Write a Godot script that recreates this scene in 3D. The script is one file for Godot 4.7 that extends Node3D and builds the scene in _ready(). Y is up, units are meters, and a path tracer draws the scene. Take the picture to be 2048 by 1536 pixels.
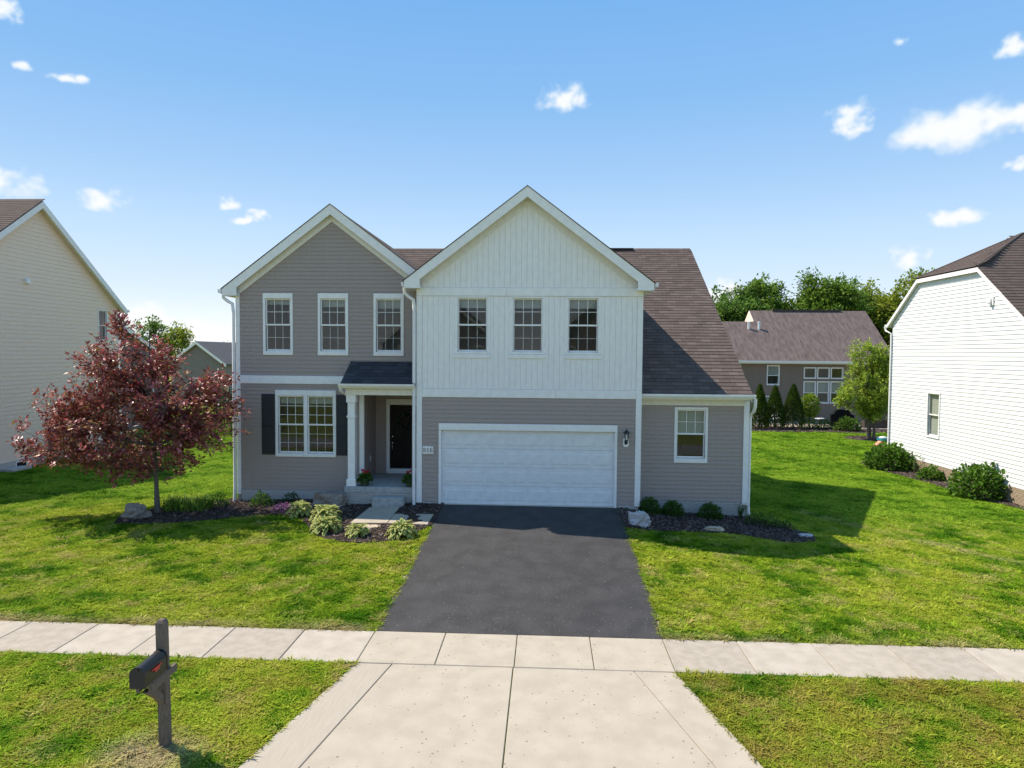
extends Node3D

# ---------------------------------------------------------------- mesh builder
class MB:
	var v := PackedVector3Array()
	var n := PackedVector3Array()
	var c := PackedColorArray()
	var col := Color.WHITE
	var xf := Transform3D.IDENTITY
	func tri(a: Vector3, b: Vector3, d: Vector3, hint := Vector3.ZERO) -> void:
		a = xf * a
		b = xf * b
		d = xf * d
		var m := (d - a).cross(b - a)
		if m.length_squared() < 1e-14:
			return
		m = m.normalized()
		if hint != Vector3.ZERO and m.dot(xf.basis * hint) < 0.0:
			var t := b
			b = d
			d = t
			m = -m
		v.append(a); v.append(b); v.append(d)
		n.append(m); n.append(m); n.append(m)
		c.append(col); c.append(col); c.append(col)
	func quad(a: Vector3, b: Vector3, d: Vector3, e: Vector3, hint := Vector3.ZERO) -> void:
		tri(a, b, d, hint)
		tri(a, d, e, hint)
	func trin(a: Vector3, b: Vector3, d: Vector3, na: Vector3, nb: Vector3, nd: Vector3) -> void:
		var m := (d - a).cross(b - a)
		if m.length_squared() < 1e-14:
			return
		if m.dot(na + nb + nd) < 0.0:
			var t := b
			b = d
			d = t
			t = nb
			nb = nd
			nd = t
		v.append(xf * a); v.append(xf * b); v.append(xf * d)
		n.append((xf.basis * na).normalized()); n.append((xf.basis * nb).normalized()); n.append((xf.basis * nd).normalized())
		c.append(col); c.append(col); c.append(col)
	func box(p: Vector3, q: Vector3) -> void:
		var a := p.min(q)
		var b := p.max(q)
		quad(Vector3(a.x, a.y, b.z), Vector3(b.x, a.y, b.z), Vector3(b.x, b.y, b.z), Vector3(a.x, b.y, b.z), Vector3.BACK)
		quad(Vector3(a.x, a.y, a.z), Vector3(b.x, a.y, a.z), Vector3(b.x, b.y, a.z), Vector3(a.x, b.y, a.z), Vector3.FORWARD)
		quad(Vector3(a.x, a.y, a.z), Vector3(a.x, a.y, b.z), Vector3(a.x, b.y, b.z), Vector3(a.x, b.y, a.z), Vector3.LEFT)
		quad(Vector3(b.x, a.y, a.z), Vector3(b.x, a.y, b.z), Vector3(b.x, b.y, b.z), Vector3(b.x, b.y, a.z), Vector3.RIGHT)
		quad(Vector3(a.x, b.y, a.z), Vector3(b.x, b.y, a.z), Vector3(b.x, b.y, b.z), Vector3(a.x, b.y, b.z), Vector3.UP)
		quad(Vector3(a.x, a.y, a.z), Vector3(b.x, a.y, a.z), Vector3(b.x, a.y, b.z), Vector3(a.x, a.y, b.z), Vector3.DOWN)
	# box with chamfered edges on the +z side
	func cbox(p: Vector3, q: Vector3, k := 0.006) -> void:
		var a := p.min(q)
		var b := p.max(q)
		var z1 := b.z - k
		var o := [Vector3(a.x, a.y, z1), Vector3(b.x, a.y, z1), Vector3(b.x, b.y, z1), Vector3(a.x, b.y, z1)]
		var i := [Vector3(a.x + k, a.y + k, b.z), Vector3(b.x - k, a.y + k, b.z), Vector3(b.x - k, b.y - k, b.z), Vector3(a.x + k, b.y - k, b.z)]
		quad(i[0], i[1], i[2], i[3], Vector3.BACK)
		var hs := [Vector3.DOWN, Vector3.RIGHT, Vector3.UP, Vector3.LEFT]
		for e in 4:
			var f := (e + 1) % 4
			quad(o[e], o[f], i[f], i[e], hs[e] + Vector3.BACK)
			quad(Vector3(o[e].x, o[e].y, a.z), Vector3(o[f].x, o[f].y, a.z), o[f], o[e], hs[e])
		quad(Vector3(a.x, a.y, a.z), Vector3(b.x, a.y, a.z), Vector3(b.x, b.y, a.z), Vector3(a.x, b.y, a.z), Vector3.FORWARD)
	# polygon in xy, extruded from z0 to z1
	func prism(poly: PackedVector2Array, z0: float, z1: float) -> void:
		var ix := Geometry2D.triangulate_polygon(poly)
		for k in range(0, ix.size(), 3):
			for z in [z0, z1]:
				tri(Vector3(poly[ix[k]].x, poly[ix[k]].y, z), Vector3(poly[ix[k + 1]].x, poly[ix[k + 1]].y, z), Vector3(poly[ix[k + 2]].x, poly[ix[k + 2]].y, z), Vector3(0, 0, z - (z0 + z1) / 2.0))
		var area := 0.0
		for k in poly.size():
			area += poly[k].cross(poly[(k + 1) % poly.size()])
		for k in poly.size():
			var p := poly[k]
			var q := poly[(k + 1) % poly.size()]
			var o := Vector3(q.y - p.y, p.x - q.x, 0) * signf(area)
			quad(Vector3(p.x, p.y, z0), Vector3(q.x, q.y, z0), Vector3(q.x, q.y, z1), Vector3(p.x, p.y, z1), o)
	# six-sided solid from four corners of a sheet, thick along -up
	func sheet(a: Vector3, b: Vector3, d: Vector3, e: Vector3, thick: Vector3) -> void:
		var cen := (a + b + d + e) / 4.0 + thick / 2.0
		var lo := [a + thick, b + thick, d + thick, e + thick]
		var hi := [a, b, d, e]
		quad(a, b, d, e, -thick)
		quad(lo[0], lo[1], lo[2], lo[3], thick)
		for k in 4:
			var f := (k + 1) % 4
			quad(hi[k], hi[f], lo[f], lo[k], (hi[k] + hi[f] + lo[f] + lo[k]) / 4.0 - cen)
	func tube(pts: Array, rad: Array, sides := 6, cap := true) -> void:
		var rings := []
		var nrm := []
		var side := Vector3.ZERO
		for k in pts.size():
			var d: Vector3 = (pts[mini(k + 1, pts.size() - 1)] - pts[maxi(k - 1, 0)]).normalized()
			if side == Vector3.ZERO:
				side = d.cross(Vector3.UP if absf(d.y) < 0.9 else Vector3.RIGHT).normalized()
			side = (side - d * side.dot(d)).normalized()
			var up := d.cross(side)
			var r := []
			var m := []
			for s in sides:
				var a := TAU * s / sides
				var o := side * cos(a) + up * sin(a)
				r.append(pts[k] + o * float(rad[k]))
				m.append(o)
			rings.append(r)
			nrm.append(m)
		for k in pts.size() - 1:
			for s in sides:
				var t := (s + 1) % sides
				trin(rings[k][s], rings[k][t], rings[k + 1][t], nrm[k][s], nrm[k][t], nrm[k + 1][t])
				trin(rings[k][s], rings[k + 1][t], rings[k + 1][s], nrm[k][s], nrm[k + 1][t], nrm[k + 1][s])
		if cap:
			for e in [0, pts.size() - 1]:
				var o: Vector3 = pts[e] - pts[1 if e == 0 else e - 1]
				for s in range(1, sides - 1):
					tri(rings[e][0], rings[e][s], rings[e][s + 1], o)
	# profile (radius, height) turned round y
	func lathe(prof: Array, at: Vector3, sides := 12, squash := Vector3.ONE) -> void:
		for k in prof.size() - 1:
			var p: Vector2 = prof[k]
			var q: Vector2 = prof[k + 1]
			var o := Vector2(q.y - p.y, p.x - q.x).normalized()
			for s in sides:
				var a := TAU * s / sides
				var b := TAU * (s + 1) / sides
				var A := Vector3(cos(a), 0, sin(a))
				var B := Vector3(cos(b), 0, sin(b))
				var na := A * o.x + Vector3.UP * o.y
				var nb := B * o.x + Vector3.UP * o.y
				trin(at + (A * p.x + Vector3.UP * p.y) * squash, at + (B * p.x + Vector3.UP * p.y) * squash, at + (B * q.x + Vector3.UP * q.y) * squash, na, nb, nb)
				trin(at + (A * p.x + Vector3.UP * p.y) * squash, at + (B * q.x + Vector3.UP * q.y) * squash, at + (A * q.x + Vector3.UP * q.y) * squash, na, nb, na)
	# one leaf: two folded faces
	func leaf(p: Vector3, dir: Vector3, side: Vector3, l: float, w: float, fold := 0.25) -> void:
		var up := side.cross(dir)
		var t := p + dir * l
		var m := p + dir * l * 0.45
		var a := m + side * w * 0.5 + up * w * fold
		var b := m - side * w * 0.5 + up * w * fold
		tri(p, a, t)
		tri(p, t, b)
	func mesh() -> ArrayMesh:
		var arr := []
		arr.resize(Mesh.ARRAY_MAX)
		arr[Mesh.ARRAY_VERTEX] = v
		arr[Mesh.ARRAY_NORMAL] = n
		arr[Mesh.ARRAY_COLOR] = c
		var m := ArrayMesh.new()
		m.add_surface_from_arrays(Mesh.PRIMITIVE_TRIANGLES, arr)
		return m

var M := {}
var taken := {}
var rng := RandomNumberGenerator.new()
var patchy := FastNoiseLite.new()
var fine := FastNoiseLite.new()

# ---------------------------------------------------------------- helpers
func lin(r: float, g: float, b: float, a := 1.0) -> Color:
	var c := Color(r, g, b).linear_to_srgb()
	c.a = a
	return c

func mat(key: String, r: float, g: float, b: float, rough := 0.8, spec := 0.5) -> StandardMaterial3D:
	var m := StandardMaterial3D.new()
	m.resource_name = key
	m.albedo_color = lin(r, g, b)
	m.roughness = rough
	m.metallic_specular = spec
	M[key] = m
	return m

func seamless(freq: float, seed_: int, octaves := 4, size := 512, kind := FastNoiseLite.TYPE_SIMPLEX_SMOOTH) -> Image:
	var f := FastNoiseLite.new()
	f.noise_type = kind
	f.frequency = freq
	f.fractal_octaves = octaves
	f.seed = seed_
	return f.get_seamless_image(size, size)

# a tiling picture between two linear colours, with optional dots
func blotch(a: Vector3, b: Vector3, freq: float, seed_: int, octaves := 4, dots := 0, dot := Vector3.ZERO, dot_px := 1, size := 512) -> ImageTexture:
	var src := seamless(freq, seed_, octaves, size).get_data()
	var px := PackedByteArray()
	px.resize(size * size * 3)
	var lut := PackedByteArray()
	lut.resize(256 * 3)
	for k in 256:
		var t := clampf((k / 255.0 - 0.5) * 1.5 + 0.5, 0.0, 1.0)
		var c := lin(lerpf(a.x, b.x, t), lerpf(a.y, b.y, t), lerpf(a.z, b.z, t))
		lut[k * 3] = c.r8
		lut[k * 3 + 1] = c.g8
		lut[k * 3 + 2] = c.b8
	for k in size * size:
		var s := src[k] * 3
		px[k * 3] = lut[s]
		px[k * 3 + 1] = lut[s + 1]
		px[k * 3 + 2] = lut[s + 2]
	var r := RandomNumberGenerator.new()
	r.seed = seed_ + 7
	var dc := lin(dot.x, dot.y, dot.z)
	for k in dots:
		var x := r.randi() % size
		var y := r.randi() % size
		var w := 1 + r.randi() % dot_px
		var mixv := r.randf_range(0.35, 1.0)
		for j in w:
			for i in w:
				var at := (((y + j) % size) * size + (x + i) % size) * 3
				px[at] = int(lerpf(px[at], dc.r8, mixv))
				px[at + 1] = int(lerpf(px[at + 1], dc.g8, mixv))
				px[at + 2] = int(lerpf(px[at + 2], dc.b8, mixv))
	return ImageTexture.create_from_image(Image.create_from_data(size, size, false, Image.FORMAT_RGB8, px))

func skin(key: String, tex: Texture2D, per_m: Vector3, rough := 0.85, spec := 0.5, bump := 0.0, bump_tex: Texture2D = null) -> StandardMaterial3D:
	var m := mat(key, 1, 1, 1, rough, spec)
	m.albedo_texture = tex
	m.uv1_triplanar = true
	m.uv1_world_triplanar = true
	m.uv1_scale = per_m
	if bump > 0.0:
		m.heightmap_enabled = true
		m.heightmap_texture = bump_tex if bump_tex else tex
		m.heightmap_scale = bump
	return m

func numbered(called: String) -> String:
	if not taken.has(called):
		taken[called] = 0
		return called
	taken[called] += 1
	return "%s_%03d" % [called, taken[called]]

func tag(o: Node3D, label: String, category: String, group := "") -> Node3D:
	o.set_meta("label", label)
	o.set_meta("category", category)
	if group:
		o.set_meta("group", group)
	return o

func thing(called: String, label: String, category: String, at := Vector3.ZERO, turn := 0.0, group := "") -> Node3D:
	var o := Node3D.new()
	o.name = numbered(called)
	add_child(o)
	o.position = at
	o.rotation.y = turn
	return tag(o, label, category, group)

func part(called: String, what, m: Material, parent: Node = null) -> MeshInstance3D:
	var o := MeshInstance3D.new()
	o.name = called if parent else numbered(called)
	o.mesh = what.mesh() if what is MB else what
	o.material_override = m
	o.cast_shadow = GeometryInstance3D.SHADOW_CASTING_SETTING_ON
	(parent if parent else self).add_child(o, true)
	return o

func struct(called: String, what, m: Material) -> MeshInstance3D:
	var o := part(called, what, m)
	o.set_meta("kind", "structure")
	return o

func bx(p: Vector3, q: Vector3) -> MB:
	var b := MB.new()
	b.box(p, q)
	return b

func cb(p: Vector3, q: Vector3, k := 0.006) -> MB:
	var b := MB.new()
	b.cbox(p, q, k)
	return b

# ---------------------------------------------------------------- terrain
const BX := [[-60.0, -0.5], [-20.0, -0.45], [-12.0, -0.35], [-8.8, -0.25], [-5.0, -0.12], [-3.0, -0.03], [2.6, -0.04], [3.6, -0.2], [5.0, -0.33], [6.4, -0.38], [9.0, -0.5], [12.0, -0.62], [20.0, -0.75], [60.0, -0.75]]

func gh(x: float, z: float) -> float:
	var h := -0.5
	if x > -60.0 and x < 60.0:
		for k in BX.size() - 1:
			if x <= BX[k + 1][0]:
				h = lerpf(BX[k][1], BX[k + 1][1], (x - BX[k][0]) / (BX[k + 1][0] - BX[k][0]))
				break
	elif x >= 60.0:
		h = -0.75
	if z < 0.0:
		var k := smoothstep(0.0, 1.0, (-z - 3.0) / 9.0)
		var b := lerpf(-0.5, -0.62, clampf((x + 10.0) / 20.0, 0.0, 1.0))
		return lerpf(h, b, k)
	if z < 8.0:
		return lerpf(h, -0.43, z / 8.0)
	if z < 9.17:
		return -0.43
	if z < 12.4:
		return -0.43 - 0.02 * (z - 9.17)
	if z < 20.8:
		return -0.62
	return -0.45

func on(x: float, z: float, up := 0.0) -> Vector3:
	return Vector3(x, gh(x, z) + up, z)

# a sheet that follows the ground, cut into half-metre cells
func drape(poly: PackedVector2Array, up: float, cell := 0.5, rise = null) -> MB:
	var b := MB.new()
	var lo := poly[0]
	var hi := poly[0]
	for p in poly:
		lo = lo.min(p)
		hi = hi.max(p)
	for i in range(int(floor(lo.x / cell)), int(ceil(hi.x / cell))):
		for j in range(int(floor(lo.y / cell)), int(ceil(hi.y / cell))):
			var sq := PackedVector2Array([Vector2(i, j) * cell, Vector2(i + 1, j) * cell, Vector2(i + 1, j + 1) * cell, Vector2(i, j + 1) * cell])
			for piece in Geometry2D.intersect_polygons(poly, sq):
				var ix := Geometry2D.triangulate_polygon(piece)
				for k in range(0, ix.size(), 3):
					var t := []
					for q in 3:
						var w: Vector2 = piece[ix[k + q]]
						var e := up
						if rise != null:
							e += rise.call(w)
						t.append(on(w.x, w.y, e))
					b.tri(t[0], t[1], t[2], Vector3.UP)
	return b

# a slab with a bevelled top edge that follows the ground at its corners
func slab(poly: PackedVector2Array, up: float, thick: float, bevel := 0.008) -> MB:
	var b := MB.new()
	var n := poly.size()
	var cen := Vector2.ZERO
	for p in poly:
		cen += p / n
	var top := []
	var rim := []
	var bot := []
	for k in n:
		var p := poly[k]
		var e1 := (poly[k] - poly[(k + n - 1) % n]).normalized()
		var e2 := (poly[(k + 1) % n] - poly[k]).normalized()
		var inn := (e2 - e1).normalized() * bevel * 1.3
		if inn.dot(cen - p) < 0.0:
			inn = -inn
		var q := p + inn
		top.append(on(q.x, q.y, up))
		rim.append(on(p.x, p.y, up - bevel))
		bot.append(on(p.x, p.y, up - thick))
	for k in range(1, n - 1):
		b.tri(top[0], top[k], top[k + 1], Vector3.UP)
	for k in n:
		var f := (k + 1) % n
		var o := Vector3((poly[k].x + poly[f].x) / 2 - cen.x, 0, (poly[k].y + poly[f].y) / 2 - cen.y)
		b.quad(rim[k], rim[f], top[f], top[k], o + Vector3.UP)
		b.quad(bot[k], bot[f], rim[f], rim[k], o)
	return b

func P2(a: Array) -> PackedVector2Array:
	var p := PackedVector2Array()
	for k in range(0, a.size(), 2):
		p.append(Vector2(a[k], a[k + 1]))
	return p

# ---------------------------------------------------------------- camera, sky, sun
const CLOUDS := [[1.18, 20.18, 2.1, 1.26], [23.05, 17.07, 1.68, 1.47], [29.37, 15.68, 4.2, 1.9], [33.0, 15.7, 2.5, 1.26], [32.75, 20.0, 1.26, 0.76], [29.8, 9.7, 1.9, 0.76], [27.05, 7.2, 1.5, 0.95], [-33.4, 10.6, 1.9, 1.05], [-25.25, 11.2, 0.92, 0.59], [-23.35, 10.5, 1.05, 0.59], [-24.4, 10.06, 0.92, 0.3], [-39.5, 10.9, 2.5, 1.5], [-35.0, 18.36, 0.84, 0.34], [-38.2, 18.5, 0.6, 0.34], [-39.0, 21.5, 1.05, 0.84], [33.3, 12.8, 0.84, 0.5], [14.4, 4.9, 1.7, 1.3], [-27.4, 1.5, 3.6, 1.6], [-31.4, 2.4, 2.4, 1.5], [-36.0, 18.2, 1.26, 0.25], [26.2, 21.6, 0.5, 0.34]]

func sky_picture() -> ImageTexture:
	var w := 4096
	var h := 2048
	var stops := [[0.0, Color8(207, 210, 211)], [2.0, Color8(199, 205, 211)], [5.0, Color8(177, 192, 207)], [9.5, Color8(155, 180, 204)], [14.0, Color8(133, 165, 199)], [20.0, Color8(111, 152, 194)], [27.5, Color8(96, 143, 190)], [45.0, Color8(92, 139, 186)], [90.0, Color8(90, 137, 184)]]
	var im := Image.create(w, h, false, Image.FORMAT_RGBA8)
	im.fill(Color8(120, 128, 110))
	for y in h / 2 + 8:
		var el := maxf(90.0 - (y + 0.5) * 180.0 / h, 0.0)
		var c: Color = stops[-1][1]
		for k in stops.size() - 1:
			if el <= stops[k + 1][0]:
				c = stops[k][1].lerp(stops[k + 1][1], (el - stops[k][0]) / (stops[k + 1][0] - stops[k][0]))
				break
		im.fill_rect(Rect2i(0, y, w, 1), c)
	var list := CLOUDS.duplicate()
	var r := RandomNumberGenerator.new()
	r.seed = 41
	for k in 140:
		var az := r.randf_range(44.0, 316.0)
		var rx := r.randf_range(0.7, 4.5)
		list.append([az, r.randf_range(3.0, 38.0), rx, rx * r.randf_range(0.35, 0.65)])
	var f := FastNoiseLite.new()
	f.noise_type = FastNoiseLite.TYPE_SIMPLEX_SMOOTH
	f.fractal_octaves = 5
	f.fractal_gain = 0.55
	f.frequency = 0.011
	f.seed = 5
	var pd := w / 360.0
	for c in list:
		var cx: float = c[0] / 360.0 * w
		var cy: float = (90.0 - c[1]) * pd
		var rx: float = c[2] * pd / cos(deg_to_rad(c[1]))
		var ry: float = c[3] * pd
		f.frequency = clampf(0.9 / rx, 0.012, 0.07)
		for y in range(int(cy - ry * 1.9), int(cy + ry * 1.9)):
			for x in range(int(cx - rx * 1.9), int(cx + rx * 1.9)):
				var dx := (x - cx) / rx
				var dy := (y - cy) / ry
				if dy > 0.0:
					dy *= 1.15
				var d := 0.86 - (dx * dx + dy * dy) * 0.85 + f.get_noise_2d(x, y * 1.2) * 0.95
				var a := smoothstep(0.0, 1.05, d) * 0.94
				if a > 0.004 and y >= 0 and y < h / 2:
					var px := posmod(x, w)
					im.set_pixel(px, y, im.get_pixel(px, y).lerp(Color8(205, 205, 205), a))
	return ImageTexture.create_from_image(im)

func set_stage() -> void:
	var cam := Camera3D.new()
	cam.name = "camera"
	cam.fov = 58.72
	cam.near = 0.1
	cam.far = 4000.0
	cam.position = Vector3(0.5, 4.28, 19.2)
	cam.basis = Basis(Vector3.UP, deg_to_rad(2.8)) * Basis(Vector3.RIGHT, deg_to_rad(-2.5)) * Basis(Vector3.BACK, deg_to_rad(0.45))
	cam.current = true
	add_child(cam)
	var env := Environment.new()
	env.background_mode = Environment.BG_SKY
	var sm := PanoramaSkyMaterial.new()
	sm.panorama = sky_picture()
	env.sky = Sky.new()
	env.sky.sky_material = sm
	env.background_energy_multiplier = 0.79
	env.tonemap_mode = Environment.TONE_MAPPER_LINEAR
	env.tonemap_exposure = 2.15
	env.sdfgi_enabled = true
	env.ssao_enabled = true
	env.ssil_enabled = true
	var we := WorldEnvironment.new()
	we.name = "world_environment"
	we.environment = env
	add_child(we)
	var sun := DirectionalLight3D.new()
	sun.name = "sun"
	sun.light_energy = 1.08
	sun.light_color = Color(1.0, 0.955, 0.88)
	sun.light_angular_distance = 0.5
	sun.shadow_enabled = true
	add_child(sun)
	sun.look_at_from_position(Vector3(-20.1, 30.0, -10.2), Vector3.ZERO)

# ---------------------------------------------------------------- materials
func make_materials() -> void:
	var v := func(x: float, y: float, z: float) -> Vector3: return Vector3(x, y, z)
	var grain := ImageTexture.create_from_image(seamless(0.05, 3, 5))
	skin("siding", blotch(v.call(0.335, 0.278, 0.258), v.call(0.385, 0.322, 0.300), 0.02, 11), Vector3(0.9, 3.0, 0.9), 0.75, 0.4, 0.12, grain)
	skin("trim", blotch(v.call(0.80, 0.785, 0.785), v.call(0.86, 0.845, 0.845), 0.012, 12), Vector3(0.6, 0.6, 0.6), 0.55, 0.5)
	skin("cream", blotch(v.call(0.73, 0.70, 0.66), v.call(0.80, 0.77, 0.73), 0.012, 13), Vector3(0.7, 0.7, 0.7), 0.6, 0.5)
	skin("panel", blotch(v.call(0.81, 0.785, 0.785), v.call(0.865, 0.84, 0.84), 0.015, 14), Vector3(0.7, 0.35, 0.7), 0.65, 0.45)
	skin("door_white", blotch(v.call(0.70, 0.71, 0.74), v.call(0.77, 0.78, 0.81), 0.012, 15), Vector3(0.6, 0.6, 0.6), 0.5, 0.5, 0.05, grain)
	skin("beige", blotch(v.call(0.82, 0.64, 0.52), v.call(0.88, 0.70, 0.575), 0.02, 16), Vector3(0.5, 1.5, 0.5), 0.65, 0.45)
	skin("white_vinyl", blotch(v.call(0.70, 0.71, 0.72), v.call(0.78, 0.79, 0.80), 0.02, 17), Vector3(0.5, 1.5, 0.5), 0.55, 0.45)
	skin("brown_siding", blotch(v.call(0.20, 0.155, 0.128), v.call(0.24, 0.19, 0.158), 0.02, 18), Vector3(0.3, 1.5, 0.3), 0.8, 0.4)
	skin("gray_siding", blotch(v.call(0.19, 0.17, 0.165), v.call(0.24, 0.22, 0.21), 0.02, 19), Vector3(0.3, 1.5, 0.3), 0.8, 0.4)
	skin("brick_paint", blotch(v.call(0.40, 0.385, 0.37), v.call(0.52, 0.50, 0.48), 0.04, 20), Vector3(1.2, 1.2, 1.2), 0.9, 0.3, 0.3, grain)
	skin("brick_tan", blotch(v.call(0.27, 0.20, 0.14), v.call(0.42, 0.33, 0.24), 0.03, 21), Vector3(1.0, 1.0, 1.0), 0.9, 0.3, 0.3, grain)
	skin("mortar", blotch(v.call(0.26, 0.25, 0.24), v.call(0.36, 0.35, 0.33), 0.05, 22), Vector3(1.5, 1.5, 1.5), 0.95, 0.3)
	var conc_h := ImageTexture.create_from_image(seamless(0.12, 9, 4))
	skin("concrete", blotch(v.call(0.365, 0.314, 0.252), v.call(0.415, 0.36, 0.292), 0.012, 23, 6, 200, v.call(0.07, 0.06, 0.05), 3), Vector3(0.31, 0.31, 0.31), 0.9, 0.3, 0.15, conc_h)
	skin("concrete_worn", blotch(v.call(0.345, 0.30, 0.245), v.call(0.41, 0.358, 0.298), 0.02, 24, 6, 500, v.call(0.14, 0.12, 0.10), 2), Vector3(0.29, 0.29, 0.29), 0.9, 0.3, 0.15, conc_h)
	skin("concrete_worn1", blotch(v.call(0.315, 0.273, 0.225), v.call(0.385, 0.335, 0.28), 0.024, 60, 6, 700, v.call(0.14, 0.12, 0.10), 2), Vector3(0.33, 0.33, 0.33), 0.9, 0.3, 0.15, conc_h)
	skin("concrete_worn2", blotch(v.call(0.365, 0.318, 0.262), v.call(0.43, 0.378, 0.32), 0.018, 61, 6, 300, v.call(0.16, 0.14, 0.12), 2), Vector3(0.27, 0.27, 0.27), 0.9, 0.3, 0.15, conc_h)
	skin("concrete_broom", blotch(v.call(0.355, 0.307, 0.25), v.call(0.395, 0.345, 0.285), 0.03, 62, 5), Vector3(2.2, 1.0, 0.14), 0.9, 0.3, 0.1, grain)
	skin("concrete_stoop", blotch(v.call(0.30, 0.31, 0.31), v.call(0.40, 0.41, 0.41), 0.02, 25, 5), Vector3(0.5, 0.5, 0.5), 0.9, 0.3, 0.15, conc_h)
	skin("asphalt", blotch(v.call(0.019, 0.018, 0.020), v.call(0.035, 0.033, 0.0355), 0.009, 26, 6, 900, v.call(0.26, 0.25, 0.26), 2), Vector3(0.29, 0.29, 0.29), 0.8, 0.5, 0.5, ImageTexture.create_from_image(seamless(0.3, 10, 3)))
	skin("soil", blotch(v.call(0.15, 0.19, 0.02), v.call(0.28, 0.29, 0.05), 0.02, 27, 5), Vector3(0.22, 0.22, 0.22), 1.0, 0.2)
	skin("dirt", blotch(v.call(0.22, 0.18, 0.13), v.call(0.36, 0.31, 0.24), 0.03, 28, 5), Vector3(0.8, 0.8, 0.8), 1.0, 0.2)
	skin("mulch", blotch(v.call(0.030, 0.022, 0.019), v.call(0.085, 0.060, 0.050), 0.06, 29, 4), Vector3(1.1, 1.1, 1.1), 1.0, 0.2, 1.5, grain)
	var tones := [Vector3(0.112, 0.084, 0.074), Vector3(0.124, 0.094, 0.083), Vector3(0.100, 0.075, 0.067), Vector3(0.142, 0.109, 0.096), Vector3(0.118, 0.088, 0.078)]
	for k in 5:
		var t: Vector3 = tones[k]
		skin("shingle%d" % k, blotch(t * 0.72, t * 1.25, 0.06, 30 + k, 4), Vector3(0.8, 0.8, 0.8), 0.95, 0.3, 0.4, conc_h)
	for k in 3:
		var t: Vector3 = [Vector3(0.055, 0.056, 0.066), Vector3(0.066, 0.067, 0.078), Vector3(0.046, 0.047, 0.056)][k]
		skin("porch_shingle%d" % k, blotch(t * 0.75, t * 1.2, 0.06, 37 + k, 4), Vector3(0.8, 0.8, 0.8), 0.95, 0.3)
	skin("roof_far", blotch(v.call(0.10, 0.073, 0.068), v.call(0.19, 0.145, 0.135), 0.03, 41, 6, 5000, v.call(0.26, 0.21, 0.20), 2), Vector3(0.20, 0.055, 0.09), 0.95, 0.3, 1.0, conc_h)
	skin("roof_dark", blotch(v.call(0.075, 0.058, 0.052), v.call(0.12, 0.095, 0.085), 0.03, 42, 5), Vector3(0.4, 0.4, 0.4), 0.95, 0.3, 1.0, conc_h)
	skin("roof_grey", blotch(v.call(0.075, 0.075, 0.082), v.call(0.12, 0.12, 0.13), 0.03, 43, 5), Vector3(0.3, 0.3, 0.3), 0.95, 0.3, 1.0, conc_h)
	skin("wood_grey", blotch(v.call(0.13, 0.10, 0.08), v.call(0.26, 0.21, 0.175), 0.02, 44, 5), Vector3(9.0, 0.7, 9.0), 0.9, 0.3, 0.6, grain)
	skin("bark", blotch(v.call(0.10, 0.09, 0.08), v.call(0.20, 0.18, 0.165), 0.05, 45, 5), Vector3(2.0, 1.0, 2.0), 0.95, 0.3, 1.0, grain)
	skin("bark_dark", blotch(v.call(0.05, 0.04, 0.035), v.call(0.11, 0.09, 0.08), 0.05, 46, 5), Vector3(2.0, 1.0, 2.0), 0.95, 0.3)
	skin("boulder", blotch(v.call(0.20, 0.17, 0.145), v.call(0.34, 0.30, 0.27), 0.03, 47, 5), Vector3(0.9, 0.9, 0.9), 0.95, 0.3, 1.5, grain)
	skin("pale_rock", blotch(v.call(0.26, 0.25, 0.27), v.call(0.66, 0.65, 0.68), 0.05, 48, 5), Vector3(1.6, 1.6, 1.6), 0.9, 0.3, 1.5, grain)
	skin("tan_rock", blotch(v.call(0.42, 0.34, 0.25), v.call(0.58, 0.48, 0.36), 0.03, 49, 5), Vector3(1.2, 1.2, 1.2), 0.9, 0.3, 1.0, grain)
	mat("shutter", 0.016, 0.020, 0.026, 0.6)
	mat("black_paint", 0.012, 0.009, 0.009, 0.55, 0.3)
	mat("black_metal", 0.010, 0.011, 0.013, 0.38)
	mat("red", 0.55, 0.03, 0.03, 0.45)
	mat("steel", 0.62, 0.60, 0.56, 0.25).metallic = 0.9
	mat("rust", 0.16, 0.10, 0.07, 0.8)
	mat("room", 0.42, 0.39, 0.35, 0.9)
	mat("blind", 0.52, 0.56, 0.50, 0.7)
	mat("ink", 0.012, 0.012, 0.012, 0.6)
	mat("lamp_glass", 0.85, 0.85, 0.82, 0.25)
	mat("teal", 0.03, 0.22, 0.28, 0.45)
	mat("orange", 0.60, 0.22, 0.12, 0.5)
	mat("plastic_white", 0.75, 0.75, 0.76, 0.45)
	mat("grill_cover", 0.010, 0.010, 0.011, 0.85, 0.2)
	skin("street", blotch(v.call(0.24, 0.23, 0.22), v.call(0.34, 0.33, 0.31), 0.02, 50, 5), Vector3(0.3, 0.3, 0.3), 0.9, 0.3)
	mat("redwood", 0.17, 0.065, 0.04, 0.8)
	mat("pot", 0.03, 0.06, 0.03, 0.6)
	mat("concrete_plain", 0.55, 0.48, 0.40, 0.9)
	var g := mat("glass", 0.05, 0.06, 0.06, 0.02, 1.0)
	g.metallic_specular = 0.40
	g.albedo_color.a = 0.12
	g.transparency = BaseMaterial3D.TRANSPARENCY_ALPHA
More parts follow.
